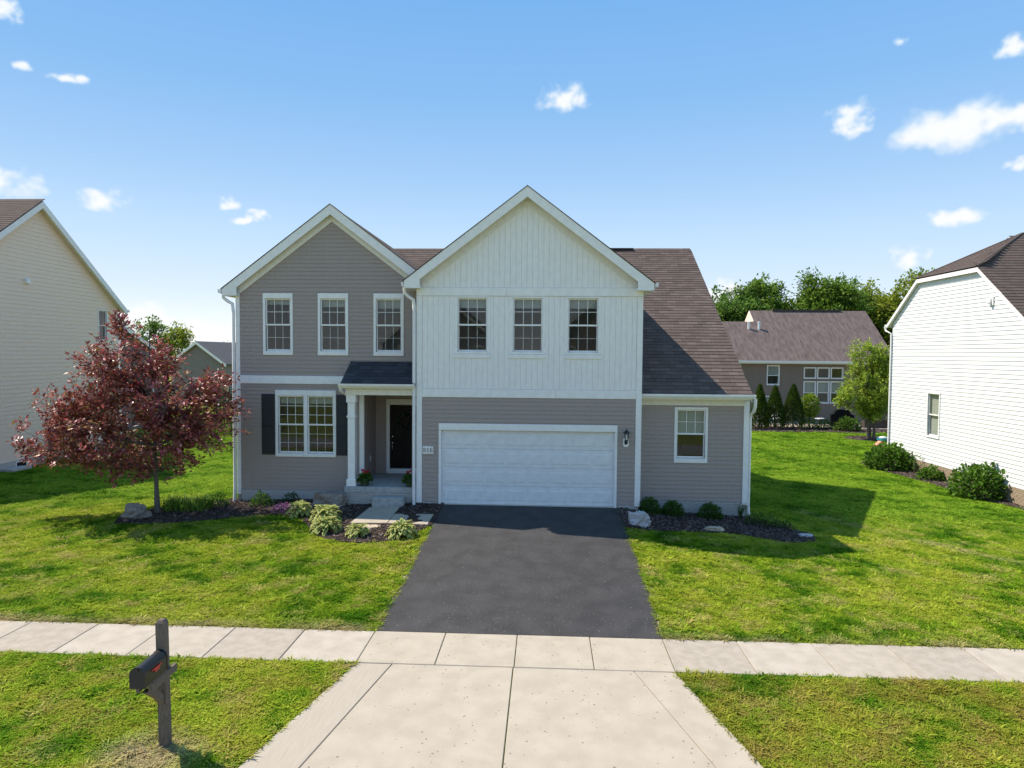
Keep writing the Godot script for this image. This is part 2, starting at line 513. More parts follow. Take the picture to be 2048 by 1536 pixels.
	for k in [["leaf", 0.38], ["gloss_leaf", 0.2], ["grass", 0.35], ["chip", 0.0], ["petal", 0.2]]:
		var m := mat(k[0], 1, 1, 1, 0.6 if k[0] == "leaf" else (0.42 if k[0] == "gloss_leaf" else 0.75), 0.5 if k[0] == "gloss_leaf" else (0.15 if k[0] == "grass" else 0.3))
		m.vertex_color_use_as_albedo = true
		m.cull_mode = BaseMaterial3D.CULL_DISABLED
		if k[1] > 0.0:
			m.backlight_enabled = true
			m.backlight = Color(k[1] * 2.0, k[1] * 2.0, k[1] * 2.0).linear_to_srgb()

# ---------------------------------------------------------------- building pieces
# rectangles left of (u0..u1, v0..v1) when holes [u0,v0,u1,v1] are cut out
func cut(u0: float, u1: float, v0: float, v1: float, holes: Array) -> Array:
	var us := [u0, u1]
	for h in holes:
		for q in [h[0], h[2]]:
			if q > u0 + 0.001 and q < u1 - 0.001 and not us.has(q):
				us.append(q)
	us.sort()
	var out := []
	for k in us.size() - 1:
		var m: float = (us[k] + us[k + 1]) / 2.0
		var spans := [[v0, v1]]
		for h in holes:
			if m > h[0] and m < h[2]:
				var next := []
				for s in spans:
					if h[3] <= s[0] or h[1] >= s[1]:
						next.append(s)
						continue
					if h[1] > s[0] + 0.001:
						next.append([s[0], h[1]])
					if h[3] < s[1] - 0.001:
						next.append([h[3], s[1]])
				spans = next
		for s in spans:
			out.append([us[k], s[0], us[k + 1], s[1]])
	return out

func wall(parent: Node3D, at: Transform3D, u0: float, u1: float, v0: float, v1: float, holes: Array, m: Material, thick := 0.15, extra := PackedVector2Array()) -> MeshInstance3D:
	var b := MB.new()
	for r in cut(u0, u1, v0, v1, holes):
		b.box(Vector3(r[0], r[1], -thick), Vector3(r[2], r[3], 0))
	if extra.size():
		b.prism(extra, -thick, 0)
	var o := part("wall", b, m, parent)
	o.transform = at
	return o

# lapped boards, each a piece of its own; bounds(v) gives the ends at height v
func siding(w: Node3D, bounds: Callable, v0: float, v1: float, e: float, holes: Array, m: Material, called := "siding_board", z := 0.002) -> void:
	var v := v0
	while v < v1 - 0.02:
		var t := minf(v + e + 0.012, v1)
		var a: Vector2 = bounds.call(v)
		var b: Vector2 = bounds.call(t)
		var mid := (v + minf(v + e, v1)) / 2.0
		var cuts := []
		for h in holes:
			if mid > h[1] and mid < h[3]:
				cuts.append([h[0], h[2]])
		cuts.sort_custom(func(p, q): return p[0] < q[0])
		var segs := []
		var s := a.x
		var s_top := b.x
		for c in cuts:
			if c[0] > s + 0.02:
				segs.append([s, c[0], s_top, c[0]])
			s = maxf(s, c[1])
			s_top = s
		if a.y > s + 0.02:
			segs.append([s, a.y, s_top, b.y])
		for g in segs:
			if g[3] - g[2] < 0.01 and g[1] - g[0] < 0.06:
				continue
			var q := MB.new()
			var p := [Vector3(g[0], v, z + 0.022), Vector3(g[1], v, z + 0.022), Vector3(maxf(g[3], g[2] + 0.001), t, z + 0.004), Vector3(g[2], t, z + 0.004)]
			q.quad(p[0], p[1], p[2], p[3], Vector3(0, 0.1, 1))
			q.quad(Vector3(g[0], v, z), Vector3(g[1], v, z), p[1], p[0], Vector3.DOWN)
			q.quad(Vector3(g[0], v, z), p[0], p[3], Vector3(g[2], t, z), Vector3.LEFT)
			q.quad(Vector3(g[1], v, z), p[1], p[2], Vector3(g[3], t, z), Vector3.RIGHT)
			q.quad(Vector3(g[2], t, z), p[3], p[2], Vector3(g[3], t, z), Vector3.UP)
			part(called, q, m, w)
		v += e

func bricks(w: Node3D, u0: float, u1: float, v_top: float, v_low: Callable, m: Material, z := 0.0, l := 0.2, h := 0.065) -> void:
	var shared := {}
	var row := 0
	var v := v_top
	while v > v_low.call((u0 + u1) / 2.0) - 0.12:
		var u := u0 - (0.1 if row % 2 else 0.0) * l / 0.2
		while u < u1 - 0.02:
			var a := maxf(u, u0)
			var e := minf(u + l - 0.01, u1)
			if e - a > 0.03 and v > v_low.call((a + e) / 2.0) - 0.02:
				var key := snappedf(e - a, 0.001)
				if not shared.has(key):
					shared[key] = cb(Vector3(0, -h + 0.01, -0.03), Vector3(e - a, 0, 0.008), 0.004).mesh()
				var o := part("brick", shared[key], m, w)
				o.position = Vector3(a, v, z + rng.randf_range(-0.001, 0.0015))
			u += l
		v -= h
		row += 1

# a window in a wall's own plane: outer casing rectangle, then its inside pieces
func window(parent: Node3D, at: Transform3D, x0: float, y0: float, x1: float, y1: float, o := {}) -> MeshInstance3D:
	var side: float = o.get("side", 0.075)
	var head: float = o.get("head", 0.16)
	var sill: float = o.get("sill", 0.12)
	var units: int = o.get("units", 1)
	var cols: int = o.get("cols", 3)
	var rows: Array = o.get("rows", [2, 2])
	var blind: float = o.get("blind", 0.3)
	var zf: float = o.get("proud", 0.042)
	var white: Material = M.trim
	var b := MB.new()
	b.cbox(Vector3(x0, y0, 0.001), Vector3(x1, y0 + sill, zf + 0.006))
	b.cbox(Vector3(x0, y1 - head, 0.001), Vector3(x1, y1, zf + 0.004))
	b.cbox(Vector3(x0, y0 + sill, 0.001), Vector3(x0 + side, y1 - head, zf))
	b.cbox(Vector3(x1 - side, y0 + sill, 0.001), Vector3(x1, y1 - head, zf))
	var mull := 0.1
	var wide := (x1 - x0 - 2.0 * side - mull * (units - 1)) / units
	for k in units - 1:
		var mx := x0 + side + wide * (k + 1) + mull * k
		b.cbox(Vector3(mx, y0 + sill, -0.06), Vector3(mx + mull, y1 - head, zf))
	var w := part("window", b, white, parent)
	w.transform = at
	for k in units:
		var a := x0 + side + (wide + mull) * k
		var e := a + wide
		var lo := y0 + sill
		var hi := y1 - head
		var mid: float = lo + (hi - lo) * o.get("split", 0.5)
		for s in 2:
			if s == 0 and mid <= lo + 0.01:
				continue
			var p := (mid - 0.02) if s else lo
			var q := hi if s else (mid + 0.02)
			var z := -0.012 if s else -0.045
			var fr := 0.035
			var f := MB.new()
			f.box(Vector3(a, p, z - 0.03), Vector3(e, p + fr + (0.012 if s else 0.02), z))
			f.box(Vector3(a, q - fr, z - 0.03), Vector3(e, q, z))
			f.box(Vector3(a, p + fr, z - 0.03), Vector3(a + fr, q - fr, z - 0.001))
			f.box(Vector3(e - fr, p + fr, z - 0.03), Vector3(e, q - fr, z - 0.001))
			part("sash", f, white, w)
			var gp := bx(Vector3(a + fr * 0.5, p + fr * 0.5, z - 0.018), Vector3(e - fr * 0.5, q - fr * 0.5, z - 0.014))
			part("glass_pane", gp, M.glass, w)
			var n: int = rows[0] if s else rows[1]
			if n > 0:
				var ix0 := a + fr
				var ix1 := e - fr
				var iy0 := p + fr + 0.012
				var iy1 := q - fr
				var zm := (z - 0.0135) if s else (z - 0.03)
				for c in range(1, cols):
					var mx := lerpf(ix0, ix1, float(c) / cols)
					part("muntin", bx(Vector3(mx - 0.007, iy0, zm), Vector3(mx + 0.007, iy1, zm + 0.006)), white, w)
				for r in range(1, n):
					var my := lerpf(iy0, iy1, float(r) / n)
					part("muntin", bx(Vector3(ix0, my - 0.007, zm + 0.001), Vector3(ix1, my + 0.007, zm + 0.0072)), white, w)
		if blind > 0.0:
			var bl := MB.new()
			var y := hi
			var stop: float = hi - (hi - lo) * blind
			bl.box(Vector3(a + 0.02, hi - 0.05, -0.12), Vector3(e - 0.02, hi, -0.09))
			while y > stop:
				bl.sheet(Vector3(a + 0.02, y, -0.118), Vector3(e - 0.02, y, -0.118), Vector3(e - 0.02, y - 0.036, -0.097), Vector3(a + 0.02, y - 0.036, -0.097), Vector3(0, -0.001, -0.002))
				y -= 0.034
			part("blind", bl, M.blind, w).set_meta("kind", "stuff")
	return w

# slope laid with shingle tabs: origin at the low left corner, s = distance up the slope
func shingles(roof: Node3D, o: Vector3, right: Vector3, up: Vector3, width: float, length: float, keys: Array, ok: Callable, singles: int, rank: Callable, exposure := 0.19, tab := 0.305) -> void:
	var nrm := right.cross(up).normalized()
	var cand := []
	var row := 0
	var s := 0.0
	while s < length:
		var x := -fposmod(row * 0.137, tab)
		while x < width:
			var a := maxf(x, 0.0)
			var b := minf(x + tab, width)
			if b - a > 0.03:
				var cen := o + right * (a + b) * 0.5 + up * s
				if ok.call(cen):
					cand.append([a, b, s, cen, rng.randi() % keys.size()])
			x += tab
		s += exposure
		row += 1
	if singles > 0:
		cand.sort_custom(func(p, q): return rank.call(p[3]) < rank.call(q[3]))
	var full := MB.new()
	full.sheet(Vector3(0.002, 0.03, 0), Vector3(tab - 0.004, 0.03, 0), Vector3(tab - 0.004, 0.012, exposure * 1.25), Vector3(0.002, 0.012, exposure * 1.25), Vector3(0, -0.02, 0))
	var fm := full.mesh()
	var rest := {}
	var basis := Basis(right, nrm, up)
	for k in cand.size():
		var c: Array = cand[k]
		var t := Transform3D(basis, o + right * c[0] + up * c[2])
		var whole: bool = c[1] - c[0] > tab - 0.001
		if k < singles:
			var p := MeshInstance3D.new()
			p.name = "shingle"
			if whole:
				p.mesh = fm
			else:
				var b := MB.new()
				b.sheet(Vector3(0.002, 0.03, 0), Vector3(c[1] - c[0] - 0.002, 0.03, 0), Vector3(c[1] - c[0] - 0.002, 0.012, exposure * 1.25), Vector3(0.002, 0.012, exposure * 1.25), Vector3(0, -0.02, 0))
				p.mesh = b.mesh()
			p.material_override = M[keys[c[4]]]
			p.transform = t
			roof.add_child(p, true)
		else:
			if not rest.has(c[4]):
				rest[c[4]] = MB.new()
			var b: MB = rest[c[4]]
			b.xf = t
			b.sheet(Vector3(0.002, 0.03, 0), Vector3(c[1] - c[0] - 0.002, 0.03, 0), Vector3(c[1] - c[0] - 0.002, 0.012, exposure * 1.25), Vector3(0.002, 0.012, exposure * 1.25), Vector3(0, -0.02, 0))
	for k in rest:
		part("shingles", rest[k], M[keys[k]], roof).set_meta("kind", "stuff")

# a gutter along x with a folded front, its outlet end optional
func gutter_shape(x0: float, x1: float, y: float, z: float) -> MB:
	var b := MB.new()
	var prof := P2([0.0, 0.0, 0.0, -0.12, 0.075, -0.12, 0.105, -0.07, 0.12, -0.055, 0.12, 0.0, 0.112, 0.0, 0.112, -0.05, 0.072, -0.112, 0.008, -0.112, 0.008, 0.0])
	b.xf = Transform3D(Basis(Vector3(0, 0, 1), Vector3.UP, Vector3(-1, 0, 0)), Vector3(0, y, z))
	b.prism(prof, -x1, -x0)
	b.prism(P2([0.0, 0.0, 0.0, -0.12, 0.075, -0.12, 0.105, -0.07, 0.12, -0.055, 0.12, 0.0]), -x0 - 0.003, -x0)
	b.prism(P2([0.0, 0.0, 0.0, -0.12, 0.075, -0.12, 0.105, -0.07, 0.12, -0.055, 0.12, 0.0]), -x1, -x1 + 0.003)
	return b

func spout_shape(pts: Array) -> MB:
	var b := MB.new()
	var r := []
	for p in pts:
		r.append(0.05)
	b.tube(pts, r, 4)
	return b

func mirror2(a: Array, cx: float) -> PackedVector2Array:
	var p := PackedVector2Array()
	for k in range(0, a.size(), 2):
		p.append(Vector2(2.0 * cx - a[k], a[k + 1]))
	return p

# the white boards and the roof slabs of a gable that faces the street
func street_gable(h: Node3D, cx: float, peak: float, tip: float, zf: float, zw: float, z_back: float, right_tip: float, frieze: Material, slope := 0.757) -> void:
	for s in [-1.0, 1.0]:
		var w: float = tip if s < 0 else right_tip
		var y_tip := peak - slope * w
		var deck := MB.new()
		var a := Vector3(cx, peak, zf)
		var b := Vector3(cx + s * (w + 0.02), peak - slope * (w + 0.02), zf)
		deck.sheet(a, b, b + Vector3(0, 0, z_back - zf), a + Vector3(0, 0, z_back - zf), Vector3(0, -0.1, 0))
		var r := part("roof", deck, M.shingle2, h)
		var edge := MB.new()
		edge.sheet(a + Vector3(0, 0.022, 0.05), b + Vector3(s * 0.015, 0.022, 0.05), b + Vector3(s * 0.015, 0.022, -0.4), a + Vector3(0, 0.022, -0.4), Vector3(0, -0.018, 0))
		part("roof_edge", edge, M.shingle2, r)
		# rake board, boxed return and soffit
		var rk := [cx, peak + 0.0, cx + s * w, y_tip + 0.0, cx + s * w, y_tip - 0.2, cx + s * (w - 0.44), y_tip - 0.2, cx + s * (w - 0.44), y_tip + slope * 0.44 - 0.29, cx, peak - 0.29]
		if w < 3.0:
			rk = [cx, peak, cx + s * w, y_tip, cx + s * w, y_tip - 0.29, cx, peak - 0.29]
		var fb := MB.new()
		fb.prism(P2(rk), zf + 0.002, zf + 0.03)
		part("rake_board", fb, M.trim, h)
		if w >= 3.0:
			part("eave_return", bx(Vector3(cx + s * w, y_tip - 0.202, zw + 0.005), Vector3(cx + s * (w - 0.44), y_tip - 0.12, zf - 0.002)), M.trim, h)
			part("eave_board", bx(Vector3(cx + s * w, y_tip - 0.2, zw), Vector3(cx + s * (w - 0.02), y_tip - 0.03, z_back)), M.trim, h)
			part("eave_soffit", bx(Vector3(cx + s * (w - 0.02), y_tip - 0.2, zw), Vector3(cx + s * (w - 0.4), y_tip - 0.18, z_back)), M.cream, h)
		var so := MB.new()
		var d := Vector3(0, -0.12, 0)
		so.sheet(a + d + Vector3(0, 0, -0.032), Vector3(cx + s * (w - 0.02), peak - slope * (w - 0.02), zf - 0.032) + d, Vector3(cx + s * (w - 0.02), peak - slope * (w - 0.02), zw + 0.002) + d, Vector3(cx, peak, zw + 0.002) + d, Vector3(0, -0.02, 0))
		part("soffit", so, M.cream, h)
		# sloped frieze on the wall
		var fz := MB.new()
		var fw := minf(w - 0.31, 3.14) if w >= 3.0 else w
		fz.prism(P2([cx, peak - 0.16, cx + s * fw, peak - slope * fw - 0.16, cx + s * fw, peak - slope * fw - 0.47, cx, peak - 0.47]), zw + 0.002, zw + 0.044)
		part("frieze_board", fz, frieze, h)

# ---------------------------------------------------------------- the main house
const RS := 0.6193  # slope of the long roof

func main_house() -> void:
	var h := thing("suburban_house", "two-storey taupe and white house with two front gables and a two-car garage", "house")
	var I := Transform3D.IDENTITY
	var zl := Transform3D(Basis.IDENTITY, Vector3(0, 0, -0.95))
	var zw := Transform3D(Basis.IDENTITY, Vector3(0, 0, -0.6))
	var zd := Transform3D(Basis.IDENTITY, Vector3(0, 0, -2.3))
	# --- shell
	var win_l := [[-7.97, 4.20, -7.06, 6.05], [-6.30, 4.20, -5.38, 6.05], [-4.62, 4.20, -3.71, 6.05]]
	var big := [-7.61, 1.14, -5.76, 3.15]
	var ins := func(r: Array, s: float, hd: float, sl: float) -> Array: return [r[0] + s - 0.03, r[1] + sl - 0.03, r[2] - s + 0.03, r[3] - hd + 0.03]
	var holes := []
	for r in win_l:
		holes.append(ins.call(r, 0.075, 0.16, 0.12))
	var cxl := -5.86
	var pk := 8.63
	var low := wall(h, zl, -8.79, -4.92, -0.6, 3.1, [ins.call(big, 0.08, 0.17, 0.1)], M.siding)
	var upw := wall(h, zl, -8.79, -3.13, 3.1, 6.15, holes, M.siding, 0.15, P2([-8.79, 6.15, -3.13, 6.15, -3.13, 6.42, cxl, 8.48, -8.79, 6.27]))
	var ub := func(v: float) -> Vector2:
		var half := maxf((pk - 0.40 - v) / 0.757, 0.0)
		return Vector2(maxf(-8.68, cxl - half), minf(-3.14, cxl + half))
	siding(low, func(_v): return Vector2(-8.68, -5.05), 0.13, 3.34, 0.12, [big], M.siding)
	siding(upw, ub, 3.58, 8.15, 0.12, win_l + [[-5.3, 3.3, -3.1, 3.9]], M.siding)
	var win_g := [[-2.07, 4.17, -1.06, 5.93], [-0.51, 4.17, 0.49, 5.93], [1.03, 4.17, 2.04, 5.93]]
	var gh_ := [[-2.46, -0.2, 2.49, 2.14]]
	for r in win_g:
		gh_.append([r[0] + 0.06, r[1] + 0.14, r[2] - 0.06, r[3] - 0.05])
	var gw := wall(h, I, -3.13, 3.17, -0.6, 6.15, gh_, M.siding, 0.15, P2([-3.13, 6.15, 3.17, 6.15, 3.17, 6.38, -0.04, 8.72, -3.13, 6.41]))
	siding(gw, func(_v): return Vector2(-2.99, 3.03), 0.07, 3.05, 0.12, [[-2.51, -0.3, 2.53, 2.31]], M.siding)
	var win_w := [4.22, 1.19, 5.17, 2.80]
	var ww := wall(h, zw, 3.17, 6.30, -0.75, 3.0, [ins.call(win_w, 0.07, 0.07, 0.13)], M.siding)
	siding(ww, func(_v): return Vector2(3.18, 6.18), 0.08, 2.86, 0.12, [win_w], M.siding)
	# porch recess: side wall, door wall, garage flank
	var psw := wall(h, Transform3D(Basis(Vector3.UP, PI / 2), Vector3(-4.92, 0, 0)), 0.95, 2.3, 0.0, 3.1, [], M.siding, 0.12)
	siding(psw, func(_v): return Vector2(0.96, 2.28), 0.45, 3.08, 0.12, [], M.siding)
	var dw := wall(h, zd, -4.92, -3.13, 0.0, 3.1, [[-4.46, 0.5, -3.46, 2.64]], M.siding)
	siding(dw, func(_v): return Vector2(-4.90, -3.14), 0.45, 3.08, 0.12, [[-4.55, 0.3, -3.36, 2.82]], M.siding)
	wall(h, I, -8.79, 4.2, -0.6, 6.0, [], M.siding).position.z = -12.85
	wall(h, Transform3D(Basis(Vector3.UP, -PI / 2), Vector3(-8.79, 0, 0)), -12.85, -1.1, -0.6, 6.15, [], M.siding)
	wall(h, Transform3D(Basis(Vector3.UP, -PI / 2), Vector3(-3.13, 0, 0)), -6.0, -0.15, -0.6, 6.2, [], M.siding)
	wall(h, Transform3D(Basis(Vector3.UP, PI / 2), Vector3(3.17, 0, 0)), 0.15, 6.0, -0.6, 6.2, [], M.panel)
	wall(h, Transform3D(Basis(Vector3.UP, PI / 2), Vector3(6.30, 0, 0)), 0.75, 9.4, -0.8, 3.2, [], M.siding, 0.15, P2([0.75, 3.2, 9.4, 3.2, 9.4, 8.1, 8.94, 8.4, 0.75, 3.32]))
	wall(h, Transform3D(Basis(Vector3.UP, PI), Vector3(0, 0, -9.4)), -6.30, -4.2, -0.8, 8.1, [], M.siding)
	wall(h, Transform3D(Basis(Vector3.UP, PI / 2), Vector3(4.2, 0, 0)), 9.4, 12.85, -0.8, 6.2, [], M.siding)
	part("floor", bx(Vector3(-8.7, 3.12, -12.7), Vector3(3.1, 3.3, -2.31)), M.room, h)
	part("floor", bx(Vector3(-8.7, 3.12, -2.3), Vector3(-4.93, 3.3, -1.11)), M.room, h)
	part("floor", bx(Vector3(-3.0, 3.12, -2.3), Vector3(3.1, 3.3, -0.16)), M.room, h)
	part("ceiling", bx(Vector3(-8.7, 6.16, -12.7), Vector3(3.1, 6.2, -1.11)), M.room, h)
	part("ceiling", bx(Vector3(-3.0, 6.162, -1.105), Vector3(3.1, 6.198, -0.155)), M.room, h)
	part("floor", bx(Vector3(-8.7, -0.3, -12.7), Vector3(6.2, -0.1, -1.11)), M.room, h)
	# rooms behind the upper windows
	part("room_wall", bx(Vector3(-8.6, 3.3, -4.6), Vector3(3.0, 6.16, -4.5)), M.room, h)
	# --- foundation
	var fl := part("foundation", bx(Vector3(-8.77, -0.6, -1.05), Vector3(-5.25, 0.11, -0.922)), M.mortar, h)
	part("foundation_face", cb(Vector3(-8.66, -0.6, -0.92), Vector3(-5.27, 0.115, -0.908)), M.brick_paint, fl)
	var fg := part("foundation", bx(Vector3(-3.12, -0.6, -0.1), Vector3(-2.53, 0.05, 0.008)), M.mortar, h)
	bricks(fg, -3.10, -2.54, 0.05, func(u): return gh(u, 0.0), M.brick_paint, 0.012)
	var fr := part("foundation", bx(Vector3(2.55, -0.6, -0.1), Vector3(3.16, 0.05, 0.008)), M.mortar, h)
	bricks(fr, 2.56, 3.15, 0.05, func(u): return gh(u, 0.0) - 0.1, M.brick_paint, 0.012)
	var fw := part("foundation", bx(Vector3(3.17, -0.8, -0.7), Vector3(6.28, 0.06, -0.59)), M.mortar, h)
	bricks(fw, 3.18, 6.27, 0.06, func(u): return gh(u, -0.6), M.brick_paint, -0.588)
	# --- white boards
	var t: Material = M.trim
	part("corner_board", cb(Vector3(-8.80, -0.02, -0.945), Vector3(-8.68, 6.14, -0.908)), t, h)
	part("belt_board", cb(Vector3(-8.68, 3.34, -0.947), Vector3(-5.32, 3.58, -0.902)), t, h)
	part("corner_board", cb(Vector3(-5.05, 0.44, -0.947), Vector3(-4.905, 3.08, -0.907)), t, h)
	part("corner_board", cb(Vector3(-3.15, 0.03, 0.002), Vector3(-2.99, 5.90, 0.045)), t, h)
	part("corner_board", cb(Vector3(3.03, 0.03, 0.002), Vector3(3.19, 5.90, 0.045)), t, h)
	for x in [[-3.0, 0.79], [0.79, 3.04]]:
		part("belt_board", cb(Vector3(x[0] + (0.012 if x[0] < 0 else 0.0), 3.05, 0.002), Vector3(x[1] - (0.012 if x[0] > 0 else 0.004), 3.29, 0.040)), t, h)
	for x in [[-3.15, -0.615], [-0.61, 3.19]]:
		part("belt_board", cb(Vector3(x[0], 5.905, 0.002), Vector3(x[1], 6.14, 0.046)), t, h)
	part("corner_board", cb(Vector3(6.18, 0.0, -0.598), Vector3(6.335, 3.0, -0.552)), t, h)
	part("frieze_board", cb(Vector3(3.19, 2.85, -0.598), Vector3(6.178, 3.03, -0.556)), M.cream, h)
	# vertical planks on the street gable
	for zone in [[3.295, 5.90], [6.145, 8.9]]:
		var x := -2.985
		while x < 3.02:
			var e := minf(x + 0.1515, 3.025)
			var top: float = minf(zone[1], 8.88 - 0.40 - 0.757 * minf(absf(x + 0.04), absf(e + 0.04)))
			if zone[0] > 6.0 and top < 6.17:
				x += 0.155
				continue
			var spans := [[zone[0], top]]
			if zone[0] < 6.0:
				spans = []
				for r in cut(x, e, zone[0], top, win_g):
					spans.append(r)
			for s in spans:
				if s.size() == 2:
					part("plank", cb(Vector3(x, s[0], 0.002), Vector3(e, s[1], 0.022), 0.002), M.panel, gw)
				else:
					part("plank", cb(Vector3(s[0], s[1], 0.002), Vector3(s[2], s[3], 0.022), 0.002), M.panel, gw)
			x += 0.155
	# --- gables and roofs
	street_gable(h, cxl, pk, 3.27, -0.76, -0.95, -9.2, 2.86, M.cream)
	street_gable(h, -0.04, 8.88, 3.41, 0.3, 0.0, -9.2, 3.48, M.cream)
	var up := Vector3(0, RS, -1).normalized()
	var deck := MB.new()
	deck.sheet(Vector3(2.9, 3.19, -0.3), Vector3(6.33, 3.19, -0.3), Vector3(6.33, 8.54, -8.94), Vector3(2.9, 8.54, -8.94), Vector3(0, -0.12, 0))
	deck.sheet(Vector3(-8.9, 6.18, -5.13), Vector3(2.9, 6.18, -5.13), Vector3(2.9, 8.54, -8.94), Vector3(-8.9, 8.54, -8.94), Vector3(0, -0.12, 0))
	deck.sheet(Vector3(-8.9, 8.54, -8.941), Vector3(4.2, 8.54, -8.941), Vector3(4.2, 5.9, -13.2), Vector3(-8.9, 5.9, -13.2), Vector3(0, -0.12, 0))
	deck.sheet(Vector3(4.2, 8.54, -8.941), Vector3(6.33, 8.54, -8.941), Vector3(6.33, 8.2, -9.5), Vector3(4.2, 8.2, -9.5), Vector3(0, -0.12, 0))
	var roof := part("roof", deck, M.shingle2, h)
	var keys := ["shingle0", "shingle1", "shingle2", "shingle3", "shingle4"]
	var vis := func(p: Vector3) -> bool:
		if p.x > 2.9:
			return p.y > 8.88 - 0.757 * (p.x + 0.04) - 0.05 or p.x > 3.2
		return p.y > 8.88 - 0.757 * absf(p.x + 0.04) - 0.1 and p.y > pk - 0.757 * absf(p.x - cxl) - 0.1
	shingles(roof, Vector3(2.9, 3.195, -0.3), Vector3.RIGHT, up, 3.43, 10.15, keys, vis, 230, func(p: Vector3) -> float: return p.distance_to(Vector3(0.5, 4.28, 19.2)) + (0.0 if p.x > 3.2 else 50.0))
	shingles(roof, Vector3(-8.9, 6.185, -5.13), Vector3.RIGHT, up, 11.8, 4.47, keys, vis, 0, func(_p): return 0.0)
	var cap := MB.new()
	var x := -8.8
	while x < 6.2:
		cap.sheet(Vector3(x, 8.58, -8.94), Vector3(x + 0.3, 8.57, -8.94), Vector3(x + 0.3, 8.49, -8.80), Vector3(x, 8.50, -8.80), Vector3(0, -0.012, 0))
		cap.sheet(Vector3(x, 8.58, -8.941), Vector3(x + 0.3, 8.57, -8.941), Vector3(x + 0.3, 8.49, -9.08), Vector3(x, 8.50, -9.08), Vector3(0, -0.012, 0))
		x += 0.29
	part("ridge_cap", cap, M.shingle2, roof).set_meta("kind", "stuff")
	part("ridge_vent", bx(Vector3(1.2, 8.55, -9.1), Vector3(4.0, 8.605, -8.78)), M.shingle2, roof)
	var rk := MB.new()
	rk.sheet(Vector3(6.335, 3.17, -0.3), Vector3(6.335, 8.52, -8.94), Vector3(6.335, 8.30, -8.94), Vector3(6.335, 2.98, -0.3), Vector3(-0.025, 0, 0))
	part("rake_board", rk, t, h)
	# porch roof
	var pr := MB.new()
	pr.sheet(Vector3(-5.30, 3.40, 0.1), Vector3(-3.16, 3.40, 0.1), Vector3(-3.16, 4.0, -0.93), Vector3(-5.30, 4.0, -0.93), Vector3(0, -0.05, 0))
	var proof := part("roof", pr, M.porch_shingle0, h)
	shingles(proof, Vector3(-5.31, 3.405, 0.11), Vector3.RIGHT, Vector3(0, 0.60, -1.03).normalized(), 2.14, 1.17, ["porch_shingle0", "porch_shingle1", "porch_shingle2"], func(_p): return true, 100, func(p: Vector3) -> float: return p.x)
	part("flashing", bx(Vector3(-5.30, 3.99, -0.925), Vector3(-3.2, 4.04, -0.895)), M.gray_siding, h)
	var pg := MB.new()
	pg.prism(P2([0.93, 3.3, 0.93, 3.95, -0.08, 3.36, -0.08, 3.3]), 0.0, 0.03)
	var pge := part("porch_gable", pg, t, h)
	pge.transform = Transform3D(Basis(Vector3.UP, PI / 2), Vector3(-5.29, 0, 0))
	part("porch_fascia", cb(Vector3(-5.31, 3.27, 0.02), Vector3(-3.16, 3.395, 0.08)), M.cream, h)
	part("porch_beam", cb(Vector3(-5.22, 3.08, -0.42), Vector3(-3.16, 3.275, -0.04)), M.cream, h)
	part("porch_ceiling", bx(Vector3(-4.915, 3.085, -2.29), Vector3(-3.14, 3.11, -0.425)), M.cream, h)
	part("gutter", gutter_shape(-5.36, -3.17, 3.41, 0.082), M.cream, h)
	part("gutter", gutter_shape(3.2, 6.40, 3.19, -0.295), M.trim, h)
	part("eave_board", bx(Vector3(3.2, 3.03, -0.56), Vector3(6.33, 3.14, -0.3)), t, h)
	for g in [[-3.53, 0.25], [3.46, 0.25], [-9.25, -0.75]]:
		var gz: float = -5.1
		var b := MB.new()
		b.prism(P2([0.0, 0.0, 0.0, -0.11, 0.10, -0.11, 0.12, 0.0, 0.112, 0.0, 0.095, -0.1, 0.008, -0.1, 0.008, 0.0]), gz, g[1])
		b.prism(P2([0.0, 0.0, 0.0, -0.11, 0.10, -0.11, 0.12, 0.0]), g[1], g[1] + 0.004)
		var gg := part("gutter", b, t, h)
		gg.position = Vector3(g[0] + (0.10 if g[0] < 0 else 0.0), 6.26 if g[0] > -5 else 6.14, 0)
		if g[0] < 0:
			gg.scale.x = -1
	part("downspout", spout_shape([Vector3(-9.12, 6.02, -0.80), Vector3(-9.12, 5.90, -0.81), Vector3(-9.0, 5.80, -0.82), Vector3(-8.86, 5.72, -0.84), Vector3(-8.84, 5.5, -0.85), Vector3(-8.84, 0.2, -0.85), Vector3(-8.84, -0.22, -0.80)]), t, h)
	part("downspout", spout_shape([Vector3(-3.47, 6.14, 0.14), Vector3(-3.47, 5.98, 0.13), Vector3(-3.38, 5.88, 0.11), Vector3(-3.23, 5.78, 0.09), Vector3(-3.21, 5.6, 0.08), Vector3(-3.21, 0.1, 0.08), Vector3(-3.20, -0.08, 0.14)]), t, h)
	part("downspout", spout_shape([Vector3(-5.30, 3.30, 0.12), Vector3(-5.30, 3.2, 0.10), Vector3(-5.28, 3.05, -0.4), Vector3(-5.27, 2.95, -0.79), Vector3(-5.27, 2.8, -0.83), Vector3(-5.27, 0.4, -0.83), Vector3(-5.27, 0.2, -0.6), Vector3(-5.27, -0.06, 0.02), Vector3(-5.25, -0.14, 0.12)]), t, h)
	part("downspout", spout_shape([Vector3(6.40, 3.08, -0.25), Vector3(6.40, 2.85, -0.27), Vector3(6.40, 2.7, -0.4), Vector3(6.385, 2.6, -0.6), Vector3(6.38, 2.5, -0.65), Vector3(6.38, -0.1, -0.65), Vector3(6.38, -0.3, -0.6)]), t, h)
	# --- windows
	for k in 3:
		window(h, zl, win_l[k][0], win_l[k][1], win_l[k][2], win_l[k][3], {"blind": [0.1, 0.14, 0.16][k]})
